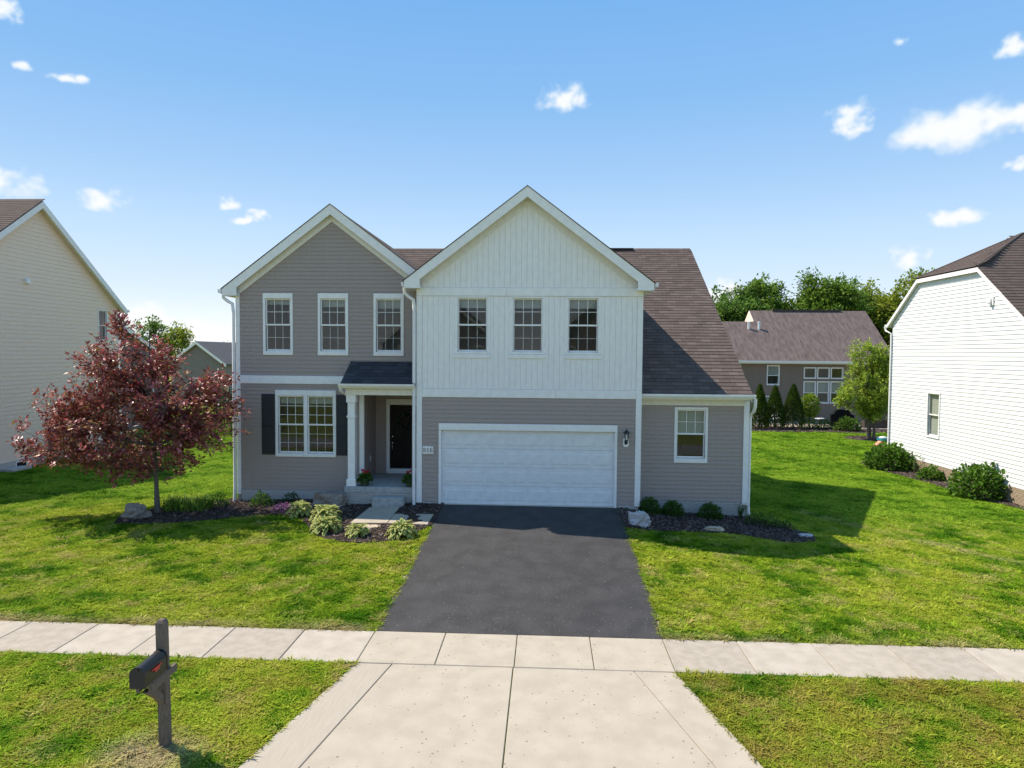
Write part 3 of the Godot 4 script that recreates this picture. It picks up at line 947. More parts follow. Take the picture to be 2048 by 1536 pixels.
	for k in 3:
		var r: Array = win_g[k]
		var w := window(h, I, r[0], r[1] + 0.11, r[2], r[3] - 0.03, {"side": 0.09, "head": 0.05, "sill": 0.06, "blind": 0.16, "proud": 0.034})
		part("sill_board", cb(Vector3(r[0] - 0.02, r[1] - 0.01, 0.024), Vector3(r[2] + 0.02, r[1] + 0.105, 0.05)), M.trim, w)
	window(h, zl, big[0], big[1], big[2], big[3], {"units": 2, "side": 0.08, "head": 0.17, "sill": 0.10, "rows": [3, 3], "blind": 0.12})
	window(h, zw, win_w[0], win_w[1], win_w[2], win_w[3], {"side": 0.07, "head": 0.07, "sill": 0.13, "rows": [2, 0], "blind": 0.5})
	for s in [[-8.03, -7.63], [-5.745, -5.385]]:
		var b := MB.new()
		b.cbox(Vector3(s[0], 1.2, 0.02), Vector3(s[1], 3.03, 0.045))
		for q in [[1.28, 1.98], [2.06, 2.95]]:
			b.cbox(Vector3(s[0] + 0.06, q[0], 0.045), Vector3(s[1] - 0.06, q[1], 0.056), 0.01)
		var sh := part("shutter", b, M.shutter, h)
		sh.transform = zl
	# --- garage door
	var gd := part("garage_door", bx(Vector3(-2.46, -0.12, -0.11), Vector3(2.49, 2.15, -0.1)), M.door_white, h)
	part("door_head_trim", cb(Vector3(-2.51, 2.12, 0.002), Vector3(2.53, 2.31, 0.048)), t, h)
	part("door_jamb", cb(Vector3(-2.51, -0.06, -0.09), Vector3(-2.44, 2.119, 0.046)), t, h)
	part("door_jamb", cb(Vector3(2.46, -0.06, -0.09), Vector3(2.53, 2.119, 0.046)), t, h)
	for k in 4:
		var y := 0.0 + k * 0.53 - 0.005
		var sec := part("door_section", cb(Vector3(-2.44, y, -0.099), Vector3(2.46, y + 0.526, -0.055), 0.004), M.door_white, gd)
		sec.set_meta("label", "horizontal section of the white garage door")
		for j in 8:
			var px := -2.37 + j * 0.605
			var b := MB.new()
			b.xf.origin = Vector3(px, y + 0.10, -0.0548)
			var o := [Vector3(0, 0, 0), Vector3(0.52, 0, 0), Vector3(0.52, 0.32, 0), Vector3(0, 0.32, 0)]
			var i := [Vector3(0.03, 0.03, 0.008), Vector3(0.49, 0.03, 0.008), Vector3(0.49, 0.29, 0.008), Vector3(0.03, 0.29, 0.008)]
			b.quad(i[0], i[1], i[2], i[3], Vector3.BACK)
			for e in 4:
				b.quad(o[e], o[(e + 1) % 4], i[(e + 1) % 4], i[e], Vector3.BACK)
			part("raised_panel", b, M.door_white, gd)
	part("door_sill", bx(Vector3(-2.44, -0.12, -0.1), Vector3(2.46, -0.012, 0.02)), M.concrete_plain, h)
	# --- front door
	var fd := part("front_door", cb(Vector3(-4.44, 0.60, -2.38), Vector3(-3.48, 2.62, -2.345)), M.black_paint, h)
	for q in [[-4.34, 0.7, -4.02, 1.35], [-3.90, 0.7, -3.58, 1.35], [-4.34, 1.5, -4.02, 2.5], [-3.90, 1.5, -3.58, 2.5]]:
		part("raised_panel", cb(Vector3(q[0], q[1], -2.345), Vector3(q[2], q[3], -2.332), 0.01), M.black_paint, fd)
	var kn := MB.new()
	kn.lathe([Vector2(0.0, 0.05), Vector2(0.022, 0.045), Vector2(0.03, 0.02), Vector2(0.03, 0.0)], Vector3.ZERO, 10)
	for y in [1.62, 1.42]:
		var o := part("door_lock", kn, M.steel, fd)
		o.transform = Transform3D(Basis(Vector3.RIGHT, PI / 2), Vector3(-4.36, y, -2.343))
	var hd := MB.new()
	hd.tube([Vector3(-4.36, 1.38, -2.34), Vector3(-4.36, 1.36, -2.28), Vector3(-4.36, 1.28, -2.27), Vector3(-4.36, 1.2, -2.29), Vector3(-4.36, 1.19, -2.34)], [0.012, 0.012, 0.014, 0.012, 0.012], 6)
	part("door_handle", hd, M.steel, fd)
	part("door_casing", cb(Vector3(-4.55, 0.45, -2.298), Vector3(-4.44, 2.64, -2.25)), t, h)
	part("door_casing", cb(Vector3(-3.48, 0.45, -2.298), Vector3(-3.37, 2.64, -2.25)), t, h)
	part("door_casing", cb(Vector3(-4.55, 2.642, -2.298), Vector3(-3.37, 2.83, -2.245)), M.cream, h)
	part("door_sill", cb(Vector3(-4.438, 0.45, -2.36), Vector3(-3.482, 0.598, -2.24)), t, h)
	part("outlet_cover", bx(Vector3(-4.893, 0.95, -1.62), Vector3(-4.88, 1.11, -1.54)), t, h)
	# --- porch column
	var col := part("porch_column", bx(Vector3(-5.165, 0.64, -0.31), Vector3(-4.96, 2.86, -0.105)), t, h)
	part("column_base", cb(Vector3(-5.20, 0.441, -0.345), Vector3(-4.925, 0.64, -0.07)), t, col)
	part("column_ring", cb(Vector3(-5.19, 2.42, -0.335), Vector3(-4.935, 2.48, -0.08)), t, col)
	part("column_cap", cb(Vector3(-5.20, 2.86, -0.345), Vector3(-4.925, 3.079, -0.07)), t, col)
	# --- stoop and step
	var st := part("stoop", cb(Vector3(-5.24, 0.27, -2.29), Vector3(-3.14, 0.44, -0.01), 0.012), M.concrete_stoop, h)
	var sw := part("stoop_wall", bx(Vector3(-5.20, -0.4, -2.2), Vector3(-3.16, 0.268, -0.05)), M.mortar, h)
	bricks(sw, -5.19, -3.17, 0.265, func(u): return gh(u, 0.0), M.brick_paint, -0.045)
	part("step", cb(Vector3(-4.36, -0.3, -0.03), Vector3(-3.46, 0.205, 0.32), 0.012), M.concrete_stoop, h)
	# --- wall lantern and number plaque
	var pl := MB.new()
	var ov := PackedVector2Array()
	for k in 20:
		var a := TAU * k / 20.0
		ov.append(Vector2(2.77 + 0.085 * cos(a), 1.80 + 0.075 * sin(a) + (0.1 if sin(a) > 0 else -0.02)))
	pl.prism(ov, 0.02, 0.045)
	var ln := part("wall_lantern", pl, t, h)
	var arm := MB.new()
	arm.lathe([Vector2(0.0, -0.06), Vector2(0.03, -0.05), Vector2(0.05, 0.0), Vector2(0.03, 0.05), Vector2(0.0, 0.06)], Vector3(2.77, 1.84, 0.07), 10)
	arm.tube([Vector3(2.77, 1.86, 0.06), Vector3(2.77, 1.84, 0.14), Vector3(2.77, 1.9, 0.17)], [0.014, 0.014, 0.016], 6)
	part("lantern_arm", arm, M.black_metal, ln)
	var cage := MB.new()
	cage.lathe([Vector2(0.0, 0.02), Vector2(0.05, 0.0), Vector2(0.055, 0.02), Vector2(0.0, 0.02)], Vector3(2.77, 1.9, 0.17), 8)
	cage.lathe([Vector2(0.09, 0.2), Vector2(0.085, 0.225), Vector2(0.05, 0.27), Vector2(0.02, 0.29), Vector2(0.012, 0.33), Vector2(0.0, 0.34)], Vector3(2.77, 1.9, 0.17), 8)
	for k in 4:
		var a := TAU * (k + 0.5) / 4.0
		cage.tube([Vector3(2.77 + 0.052 * cos(a), 1.915, 0.17 + 0.052 * sin(a)), Vector3(2.77 + 0.078 * cos(a), 2.11, 0.17 + 0.078 * sin(a))], [0.006, 0.006], 4)
	part("lantern_cage", cage, M.black_metal, ln)
	var lg := MB.new()
	lg.lathe([Vector2(0.047, 0.02), Vector2(0.072, 0.2)], Vector3(2.77, 1.9, 0.17), 8)
	part("lantern_glass", lg, M.glass, ln)
	var bulb := MB.new()
	bulb.lathe([Vector2(0.018, 0.02), Vector2(0.02, 0.14), Vector2(0.012, 0.17), Vector2(0.0, 0.175)], Vector3(2.77, 1.9, 0.17), 8)
	part("candle_sleeve", bulb, M.lamp_glass, ln)
	var pq := part("number_plaque", cb(Vector3(-2.97, 1.43, 0.024), Vector3(-2.66, 1.645, 0.045)), t, h)
	var tm := TextMesh.new()
	var sf := SystemFont.new()
	sf.font_names = PackedStringArray(["Droid Serif"])
	sf.font_weight = 500
	tm.font = sf
	tm.text = "816"
	tm.font_size = 32
	tm.pixel_size = 0.0052
	tm.depth = 0.008
	var tx := part("digits", tm, M.ink, pq)
	tx.position = Vector3(-2.815, 1.537, 0.047)

# ---------------------------------------------------------------- neighbours
func beige_house() -> void:
	var h := thing("beige_house", "beige lap-sided house behind the purple-leaved tree, its gable end facing the side yard", "house")
	var X := -20.5
	var at := Transform3D(Basis(Vector3.UP, PI / 2), Vector3(X, 0, 0))  # u = -z
	var u0 := 2.9
	var u1 := 13.4
	var um := 8.17
	var win := [11.92, 4.72, 12.60, 6.25]
	var bw := [6.75, -0.42, 7.35, -0.14]
	var w := wall(h, at, u0, u1, -0.7, 6.45, [[win[0] + 0.03, win[1] + 0.03, win[2] - 0.03, win[3] - 0.03]], M.beige, 0.15, P2([u0, 6.45, u1, 6.45, u1, 6.5, um, 10.25, u0, 6.5]))
	var bounds := func(v: float) -> Vector2:
		var half := maxf((10.22 - v) / 0.735, 0.0)
		return Vector2(maxf(u0, um - half), minf(u1 - 0.08, um + half))
	siding(w, bounds, -0.1, 10.1, 0.168, [win], M.beige)
	window(h, at, win[0], win[1], win[2], win[3], {"side": 0.05, "head": 0.06, "sill": 0.06, "rows": [0, 0], "blind": 0.0})
	part("corner_board", cb(Vector3(u1 - 0.08, -0.1, 0.002), Vector3(u1 + 0.01, 6.35, 0.036)), M.trim, h).transform = at
	var fd := part("foundation", bx(Vector3(u0 + 0.02, -0.8, -0.1), Vector3(u1 - 0.02, -0.1, 0.012)), M.brick_paint, h)
	fd.transform = at
	var b := MB.new()
	b.cbox(Vector3(bw[0], bw[1], 0.013), Vector3(bw[2], bw[1] + 0.05, 0.03))
	b.cbox(Vector3(bw[0], bw[3] - 0.05, 0.013), Vector3(bw[2], bw[3], 0.03))
	b.cbox(Vector3(bw[0], bw[1] + 0.05, 0.013), Vector3(bw[0] + 0.05, bw[3] - 0.05, 0.03))
	b.cbox(Vector3(bw[2] - 0.05, bw[1] + 0.05, 0.013), Vector3(bw[2], bw[3] - 0.05, 0.03))
	var cw := part("window", b, M.trim, h)
	cw.transform = at
	part("glass_pane", bx(Vector3(bw[0] + 0.04, bw[1] + 0.04, 0.013), Vector3(bw[2] - 0.04, bw[3] - 0.04, 0.02)), M.black_paint, cw)
	var well := part("window_well", bx(Vector3(6.0, -0.75, 0.05), Vector3(7.0, -0.33, 0.5)), M.brick_paint, h)
	well.transform = at
	var vent := MB.new()
	vent.prism(P2([0.0, 0.0, 0.0, 0.22, 0.12, 0.16, 0.14, 0.0]), -0.1, 0.1)
	var vo := part("wall_vent", vent, M.trim, h)
	vo.transform = Transform3D(Basis.IDENTITY, Vector3(X + 0.02, 6.98, -7.5))
	# far walls and roof
	wall(h, Transform3D(Basis(Vector3.UP, PI), Vector3(0, 0, -13.4)), 20.65, 32.0, -0.7, 6.45, [], M.beige)
	wall(h, Transform3D(Basis.IDENTITY, Vector3(0, 0, -2.9)), -32.0, -20.65, -0.7, 6.45, [], M.beige)
	wall(h, Transform3D(Basis(Vector3.UP, -PI / 2), Vector3(-32, 0, 0)), -13.4, -2.9, -0.7, 6.45, [], M.beige, 0.15, P2([-13.4, 6.45, -2.9, 6.45, -um, 10.2]))
	var deck := MB.new()
	deck.sheet(Vector3(-32.3, 10.42, -um), Vector3(X + 0.3, 10.42, -um), Vector3(X + 0.3, 6.33, -2.6), Vector3(-32.3, 6.33, -2.6), Vector3(0, -0.1, 0))
	deck.sheet(Vector3(-32.3, 10.42, -um - 0.001), Vector3(X + 0.3, 10.42, -um - 0.001), Vector3(X + 0.3, 6.33, -13.74), Vector3(-32.3, 6.33, -13.74), Vector3(0, -0.1, 0))
	var roof := part("roof", deck, M.roof_dark, h)
	shingles(roof, Vector3(-26.0, 6.335, -2.6), Vector3.RIGHT, Vector3(0, 4.09, -5.57).normalized(), 5.8, 6.9, ["shingle0", "shingle2", "shingle4"], func(p: Vector3) -> bool: return p.x > -25.8, 0, func(_p): return 0.0)
	for s in [[-um, 10.40, -2.6, 6.31], [-um, 10.40, -13.74, 6.31]]:
		var r := MB.new()
		var d := Vector3(0, -0.27, 0)
		r.sheet(Vector3(X + 0.31, s[1], s[0]), Vector3(X + 0.31, s[3], s[2]), Vector3(X + 0.31, s[3], s[2]) + d, Vector3(X + 0.31, s[1], s[0]) + d, Vector3(-0.03, 0, 0))
		part("rake_board", r, M.trim, h)
		var so := MB.new()
		so.sheet(Vector3(X + 0.28, s[1] - 0.12, s[0]), Vector3(X + 0.28, s[3] - 0.12, s[2]), Vector3(X, s[3] - 0.12, s[2]), Vector3(X, s[1] - 0.12, s[0]), Vector3(0, -0.02, 0))
		part("soffit", so, M.cream, h)
	part("gutter", bx(Vector3(-32.3, 6.2, -13.86), Vector3(X + 0.34, 6.32, -13.75)), M.trim, h)
	part("downspout", spout_shape([Vector3(X + 0.2, 6.2, -13.8), Vector3(X + 0.18, 6.0, -13.74), Vector3(X + 0.05, 5.85, -13.5), Vector3(X + 0.05, -0.3, -13.46)]), M.trim, h)

func white_house() -> void:
	var h := thing("white_house", "bright white vinyl-sided house with a clipped gable and dark brown shingle roof", "house")
	var X := 16.4
	var at := Transform3D(Basis(Vector3.UP, -PI / 2), Vector3(X, 0, 0))  # u = z
	var u0 := -13.0
	var u1 := -3.95
	var win := [-9.96, 0.98, -9.02, 2.86]
	var w := wall(h, at, u0, u1, -0.9, 5.36, [[win[0] + 0.03, win[1] + 0.03, win[2] - 0.03, win[3] - 0.03]], M.white_vinyl, 0.15, P2([u0, 5.36, u1, 5.36, -6.72, 7.45, -10.88, 7.45, u0, 5.85]))
	var bounds := func(v: float) -> Vector2:
		var k := maxf((v - 5.8) / 0.75, 0.0)
		return Vector2(u0 + k, minf(u1, -6.72 + (7.45 - v) / 0.75))
	siding(w, bounds, -0.08, 7.42, 0.152, [win], M.white_vinyl)
	window(h, at, win[0], win[1], win[2], win[3], {"side": 0.07, "head": 0.07, "sill": 0.08, "rows": [0, 0], "blind": 0.95})
	var f := part("foundation", bx(Vector3(u0 + 0.02, -1.1, -0.1), Vector3(u1 - 0.02, -0.09, 0.004)), M.mortar, h)
	f.transform = at
	bricks(f, -11.6, u1 - 0.03, -0.095, func(u): return gh(16.3, u), M.brick_tan, 0.008, 0.203, 0.076)
	var vent := MB.new()
	vent.tube([Vector3(0, 0.2, 0), Vector3(-0.06, 0.0, 0), Vector3(-0.1, -0.08, 0)], [0.03, 0.05, 0.06], 6)
	vent.box(Vector3(-0.03, -0.14, -0.12), Vector3(0.01, 0.16, 0.12))
	part("wall_vent", vent, M.trim, h).position = Vector3(X - 0.03, 6.29, -6.06)
	# other walls
	var fr := Transform3D(Basis.IDENTITY, Vector3(0, 0, u1))
	var fwin := [[18.0, 1.0, 19.0, 2.6], [18.0, 3.6, 19.0, 5.0], [20.6, 3.6, 21.6, 5.0]]
	var fh := []
	for r in fwin:
		fh.append([r[0] + 0.03, r[1] + 0.03, r[2] - 0.03, r[3] - 0.03])
		window(h, fr, r[0], r[1], r[2], r[3], {"side": 0.07, "head": 0.07, "sill": 0.08, "rows": [0, 0], "blind": 0.5})
	var fwl := wall(h, fr, X + 0.15, 30.0, -0.9, 5.36, fh, M.white_vinyl)
	siding(fwl, func(_v): return Vector2(X + 0.02, 24.0), -0.08, 5.3, 0.152, fwin, M.white_vinyl)
	wall(h, Transform3D(Basis(Vector3.UP, PI), Vector3(0, 0, u0)), -30.0, -X - 0.15, -0.9, 5.85, [], M.white_vinyl)
	wall(h, Transform3D(Basis(Vector3.UP, PI / 2), Vector3(30.0, 0, 0)), 3.95, 13.0, -0.9, 5.36, [], M.white_vinyl, 0.15, P2([3.95, 5.36, 13.0, 5.36, 13.0, 5.85, 8.75, 9.0]))
	# roof: front and rear slopes, clipped end
	var e0 := u0 - 0.3
	var e1 := u1 + 0.3
	var zr := -8.8
	var yr := 9.15
	var xl := X - 0.16
	var xr := 19.15
	var yk := 7.62
	var zk0 := -10.85
	var zk1 := -6.75
	var ye := 5.80
	var yf := 5.22
	var deck := MB.new()
	deck.quad(Vector3(xl, yf, e1), Vector3(30.3, yf, e1), Vector3(30.3, yr, zr), Vector3(xr, yr, zr), Vector3(0, 1, 1))
	deck.tri(Vector3(xl, yf, e1), Vector3(xr, yr, zr), Vector3(xl, yk, zk1), Vector3(0, 1, 1))
	deck.quad(Vector3(xl, ye, e0), Vector3(30.3, ye, e0), Vector3(30.3, yr, zr), Vector3(xr, yr, zr), Vector3(0, 1, -1))
	deck.tri(Vector3(xl, ye, e0), Vector3(xr, yr, zr), Vector3(xl, yk, zk0), Vector3(0, 1, -1))
	deck.tri(Vector3(xl, yk, zk0), Vector3(xl, yk, zk1), Vector3(xr, yr, zr), Vector3(-1, 1, 0))
	deck.quad(Vector3(xl, yf - 0.08, e1), Vector3(30.3, yf - 0.08, e1), Vector3(30.3, yr - 0.08, zr), Vector3(xr, yr - 0.08, zr), Vector3(0, -1, -1))
	var roof := part("roof", deck, M.roof_dark, h)
	var upf := Vector3(0, yr - yf, zr - e1).normalized()
	var fits := func(p: Vector3) -> bool:
		var k := clampf((p.y - yk) / (yr - yk), 0.0, 1.0)
		return p.x > xl + (xr - xl) * k and p.x < 24.0
	shingles(roof, Vector3(xl, yf + 0.005, e1), Vector3.RIGHT, upf, 8.0, 6.4, ["shingle2", "shingle4", "roof_dark"], fits, 0, func(_p): return 0.0)
	var uph := Vector3(xr - xl, yr - yk, 0).normalized()
	var hipfit := func(p: Vector3) -> bool:
		var k := clampf((p.y - yk) / (yr - yk), 0.0, 1.0)
		return p.z > lerpf(zk0, zr, k) and p.z < lerpf(zk1, zr, k)
	shingles(roof, Vector3(xl, yk + 0.005, zk0), Vector3(0, 0, 1), uph, zk1 - zk0, 3.4, ["shingle2", "shingle4", "roof_dark"], hipfit, 0, func(_p): return 0.0)
	var hip := MB.new()
	hip.tube([Vector3(xl, yk + 0.02, zk1), Vector3(xr, yr + 0.02, zr)], [0.05, 0.05], 6)
	hip.tube([Vector3(xl, yk + 0.02, zk0), Vector3(xr, yr + 0.02, zr)], [0.05, 0.05], 6)
	hip.tube([Vector3(xr, yr + 0.02, zr), Vector3(30.3, yr + 0.02, zr)], [0.05, 0.05], 6)
	part("ridge_cap", hip, M.roof_dark, roof)
	for s in [[ye, e0, yk, zk0], [yk, zk0, yk, zk1], [yk, zk1, yf, e1]]:
		var r := MB.new()
		var d := Vector3(0, -0.16, 0)
		r.sheet(Vector3(xl, s[0] - 0.03, s[1]), Vector3(xl, s[2] - 0.03, s[3]), Vector3(xl, s[2] - 0.03, s[3]) + d, Vector3(xl, s[0] - 0.03, s[1]) + d, Vector3(0.03, 0, 0))
		part("rake_board", r, M.trim, h)
		var so := MB.new()
		so.sheet(Vector3(xl + 0.03, s[0] - 0.13, s[1]), Vector3(xl + 0.03, s[2] - 0.13, s[3]), Vector3(X, s[2] - 0.13, s[3]), Vector3(X, s[0] - 0.13, s[1]), Vector3(0, -0.02, 0))
		part("soffit", so, M.trim, h)
	part("gutter", bx(Vector3(xl - 0.02, ye - 0.14, e0 - 0.12), Vector3(30.3, ye - 0.02, e0 - 0.01)), M.trim, h)
	part("gutter", bx(Vector3(xl - 0.02, yf - 0.14, e1 + 0.01), Vector3(30.3, yf - 0.02, e1 + 0.12)), M.trim, h)
	part("downspout", spout_shape([Vector3(X - 0.2, 5.68, -13.35), Vector3(X - 0.18, 5.5, -13.3), Vector3(X - 0.06, 5.36, -13.0), Vector3(X - 0.06, -0.3, -12.97)]), M.trim, h)

func rear_house() -> void:
	var h := thing("brown_house", "brown-sided house with a broad brown roof behind the arborvitae row", "house")
	var at := Transform3D(Basis.IDENTITY, Vector3(0, 0, -33.0))
	var wins := [[14.35, 2.0, 15.2, 3.62], [17.12, 2.10, 18.06, 3.62], [16.9, -0.5, 17.75, 1.3]]
	for k in 3:
		wins.append([19.84 + k * 0.99, 2.62, 20.76 + k * 0.99, 3.48])
		wins.append([19.84 + k * 0.99, 0.76, 20.76 + k * 0.99, 2.44])
	var holes := []
	for r in wins:
		holes.append([r[0] + 0.04, r[1] + 0.04, r[2] - 0.04, r[3] - 0.04])
	var w := wall(h, at, 8.0, 26.2, -1.0, 4.0, holes, M.brown_siding)
	siding(w, func(_v): return Vector2(8.05, 26.1), -0.4, 3.95, 0.17, wins, M.brown_siding)
	for k in wins.size():
		var r: Array = wins[k]
		var o := {"side": 0.06, "head": 0.06, "sill": 0.06, "rows": [0, 0], "blind": 0.5, "split": 0.48}
		if r[3] - r[1] < 1.0:
			o.split = 0.0
			o.blind = 0.0
		window(h, at, r[0], r[1], r[2], r[3], o)
	wall(h, Transform3D(Basis(Vector3.UP, PI / 2), Vector3(26.2, 0, 0)), 33.15, 43.0, -1.0, 4.0, [], M.brown_siding, 0.15, P2([33.15, 4.0, 43.0, 4.0, 38.1, 7.7]))
	wall(h, Transform3D(Basis(Vector3.UP, -PI / 2), Vector3(8.0, 0, 0)), -43.0, -33.15, -1.0, 4.0, [], M.brown_siding, 0.15, P2([-43.0, 4.0, -33.15, 4.0, -36.8, 6.7, -39.0, 6.7]))
	wall(h, Transform3D(Basis(Vector3.UP, PI), Vector3(0, 0, -43.0)), -26.2, -8.0, -1.0, 4.0, [], M.brown_siding)
	part("room_wall", bx(Vector3(8.2, -0.6, -36.5), Vector3(26.0, 3.9, -36.4)), M.room, h)
	part("ceiling", bx(Vector3(8.2, 3.92, -42.8), Vector3(26.0, 3.98, -33.16)), M.room, h)
	var deck := MB.new()
	var d := Vector3(0, -0.12, 0)
	deck.sheet(Vector3(17.2, 3.92, -32.6), Vector3(26.5, 3.92, -32.6), Vector3(26.5, 8.02, -38.0), Vector3(17.2, 8.02, -38.0), d)
	deck.sheet(Vector3(17.2, 8.02, -38.001), Vector3(26.5, 8.02, -38.001), Vector3(26.5, 3.92, -43.4), Vector3(17.2, 3.92, -43.4), d)
	deck.sheet(Vector3(7.7, 3.92, -32.6), Vector3(17.2, 3.92, -32.6), Vector3(17.2, 7.05, -36.7), Vector3(7.7, 7.05, -36.7), d)
	deck.sheet(Vector3(7.7, 7.05, -36.701), Vector3(17.2, 7.05, -36.701), Vector3(17.2, 7.05, -39.3), Vector3(7.7, 7.05, -39.3), d)
	deck.sheet(Vector3(7.7, 7.05, -39.301), Vector3(17.2, 7.05, -39.301), Vector3(17.2, 3.92, -43.4), Vector3(7.7, 3.92, -43.4), d)
	var roof := part("roof", deck, M.roof_far, h)
	part("ridge_vent", bx(Vector3(19.0, 8.0, -38.15), Vector3(24.5, 8.1, -37.85)), M.roof_dark, roof)
	var gb := MB.new()
	gb.prism(P2([36.75, 7.07, 39.25, 7.07, 38.0, 8.0]), 0.0, 0.05)
	part("gable_wall", gb, M.beige, h).transform = Transform3D(Basis(Vector3.UP, PI / 2), Vector3(17.14, 0, 0))
	for p in [[16.55, -35.9], [17.35, -35.9]]:
		var v := MB.new()
		v.lathe([Vector2(0.09, -0.1), Vector2(0.09, 0.5), Vector2(0.12, 0.5), Vector2(0.12, 0.58), Vector2(0.0, 0.6)], Vector3(p[0], 6.42, p[1]), 10)
		part("roof_vent", v, M.trim, roof)
	part("gutter", bx(Vector3(7.7, 3.8, -32.6), Vector3(26.5, 3.94, -32.47)), M.trim, h)
	part("eave_board", bx(Vector3(7.7, 3.72, -32.98), Vector3(26.5, 3.8, -32.61)), M.trim, h)

# plain gabled house; the gable faces +z, size given at its base
func far_house(called: String, label: String, at: Vector3, wide: float, deep: float, eave: float, peak: float, wallm: Material, roofm: Material, wins: Array, turn := 0.0) -> Node3D:
	var h := thing(called, label, "house", at, turn)
	var hw := wide / 2.0
	var I := Transform3D.IDENTITY
	var holes := []
	for r in wins:
		holes.append([r[0] + 0.03, r[1] + 0.03, r[2] - 0.03, r[3] - 0.03])
	var w := wall(h, I, -hw, hw, -0.5, eave, holes, wallm, 0.15, P2([-hw, eave, hw, eave, 0.0, peak - 0.15]))
	var sl := (peak - eave) / hw
	siding(w, func(v: float) -> Vector2: return Vector2(-minf(hw, (peak - 0.2 - v) / sl), minf(hw, (peak - 0.2 - v) / sl)), 0.1, peak - 0.3, 0.2, wins, wallm)
	for r in wins:
		window(h, I, r[0], r[1], r[2], r[3], {"side": 0.08, "head": 0.1, "sill": 0.08, "rows": [2, 0], "blind": 0.4})
	wall(h, Transform3D(Basis(Vector3.UP, PI / 2), Vector3(hw, 0, 0)), 0.15, deep, -0.5, eave, [], wallm)
	wall(h, Transform3D(Basis(Vector3.UP, -PI / 2), Vector3(-hw, 0, 0)), -deep, -0.15, -0.5, eave, [], wallm)
	wall(h, Transform3D(Basis(Vector3.UP, PI), Vector3(0, 0, -deep)), -hw, hw, -0.5, eave, [], wallm, 0.15, P2([-hw, eave, hw, eave, 0.0, peak - 0.15]))
	for s in [-1.0, 1.0]:
		var deck := MB.new()
		deck.sheet(Vector3(0, peak, 0.3), Vector3(s * (hw + 0.3), eave - sl * 0.3, 0.3), Vector3(s * (hw + 0.3), eave - sl * 0.3, -deep - 0.3), Vector3(0, peak, -deep - 0.3), Vector3(0, -0.12, 0))
		part("roof", deck, roofm, h)
		var r := MB.new()
		r.sheet(Vector3(0, peak - 0.02, 0.33), Vector3(s * (hw + 0.3), eave - sl * 0.3 - 0.02, 0.33), Vector3(s * (hw + 0.3), eave - sl * 0.3 - 0.28, 0.33), Vector3(0, peak - 0.28, 0.33), Vector3(0, 0, -0.029))
		part("rake_board", r, M.trim, h)
	return h

func far_houses() -> void:
	far_house("gray_house", "taupe-gray gabled house showing past the rear corner of the beige house", Vector3(-24.9, -0.5, -18.6), 14.0, 9.0, 4.2, 7.1, M.gray_siding, M.roof_grey, [[4.2, 0.9, 5.2, 2.5]], PI / 2)
	far_house("blue_gray_house", "small blue-gray gabled house far behind the purple-leaved tree", Vector3(-31.4, -0.5, -42.0), 5.0, 16.0, 3.9, 5.75, M.gray_siding, M.roof_grey, [[-0.5, 1.0, 0.5, 2.4]])
	# patio cover seen just past the corner of the main house
	var p := thing("patio_cover", "redwood-brown patio cover with white posts far behind the main house corner", "patio cover", Vector3(-20.6, -0.5, -26.0))
	part("beam", cb(Vector3(-2.2, 2.55, -0.1), Vector3(3.0, 2.85, 0.1)), M.redwood, p)
	part("beam", cb(Vector3(-2.2, 2.55, -3.1), Vector3(3.0, 2.85, -2.9)), M.redwood, p)
	for k in 11:
		part("rafter", cb(Vector3(-2.2 + k * 0.51, 2.851, -3.4), Vector3(-2.12 + k * 0.51, 3.0, 0.4)), M.redwood, p)
	for q in [[-1.9, -0.06], [1.0, -0.06], [2.7, -0.06], [-1.9, -3.06], [2.7, -3.06]]:
		part("post", cb(Vector3(q[0], -0.1, q[1]), Vector3(q[0] + 0.12, 2.548, q[1] + 0.12)), M.trim, p)
	# houses across the street, mirrored in the windows
	far_house("street_house", "gray gabled house across the street, mirrored in the upper windows", Vector3(-9.0, -0.4, 41.0), 11.0, 11.0, 5.8, 10.2, M.gray_siding, M.roof_grey, [[-4.0, 3.8, -2.9, 5.4], [-0.6, 3.8, 0.6, 5.4], [2.9, 3.8, 4.0, 5.4], [-3.5, 0.8, -1.5, 2.6]], PI)
	far_house("street_house", "brown gabled house across the street, mirrored in the windows over the garage", Vector3(6.0, -0.4, 41.0), 11.0, 11.0, 5.8, 10.6, M.brown_siding, M.roof_dark, [[-4.0, 3.8, -2.9, 5.4], [-0.6, 3.8, 0.6, 5.4], [2.9, 3.8, 4.0, 5.4]], PI)

# ---------------------------------------------------------------- plants
func shade(c: Array, k: float) -> Color:
	return Color(c[0] * k, c[1] * k, c[2] * k)

func pick(pal: Array) -> Color:
	return shade(pal[rng.randi() % pal.size()], rng.randf_range(0.75, 1.25))

func ball() -> Vector3:
	while true:
		var p := Vector3(rng.randf_range(-1, 1), rng.randf_range(-1, 1), rng.randf_range(-1, 1))
		if p.length_squared() <= 1.0 and p.length_squared() > 0.0001:
			return p
	return Vector3.UP

func leaf_at(b: MB, p: Vector3, out: Vector3, size: float, pal: Array, droop := 0.3, wide := 0.5) -> void:
	var d := (out + ball() * 0.9 + Vector3.DOWN * droop).normalized()
	var s := d.cross((Vector3.UP + ball() * 0.8).normalized())
	if s.length_squared() < 0.01:
		s = d.cross(Vector3.RIGHT)
	b.col = pick(pal)
	var l := size * rng.randf_range(0.6, 1.35)
	b.leaf(p, d, s.normalized(), l, l * wide, rng.randf_range(0.1, 0.35))

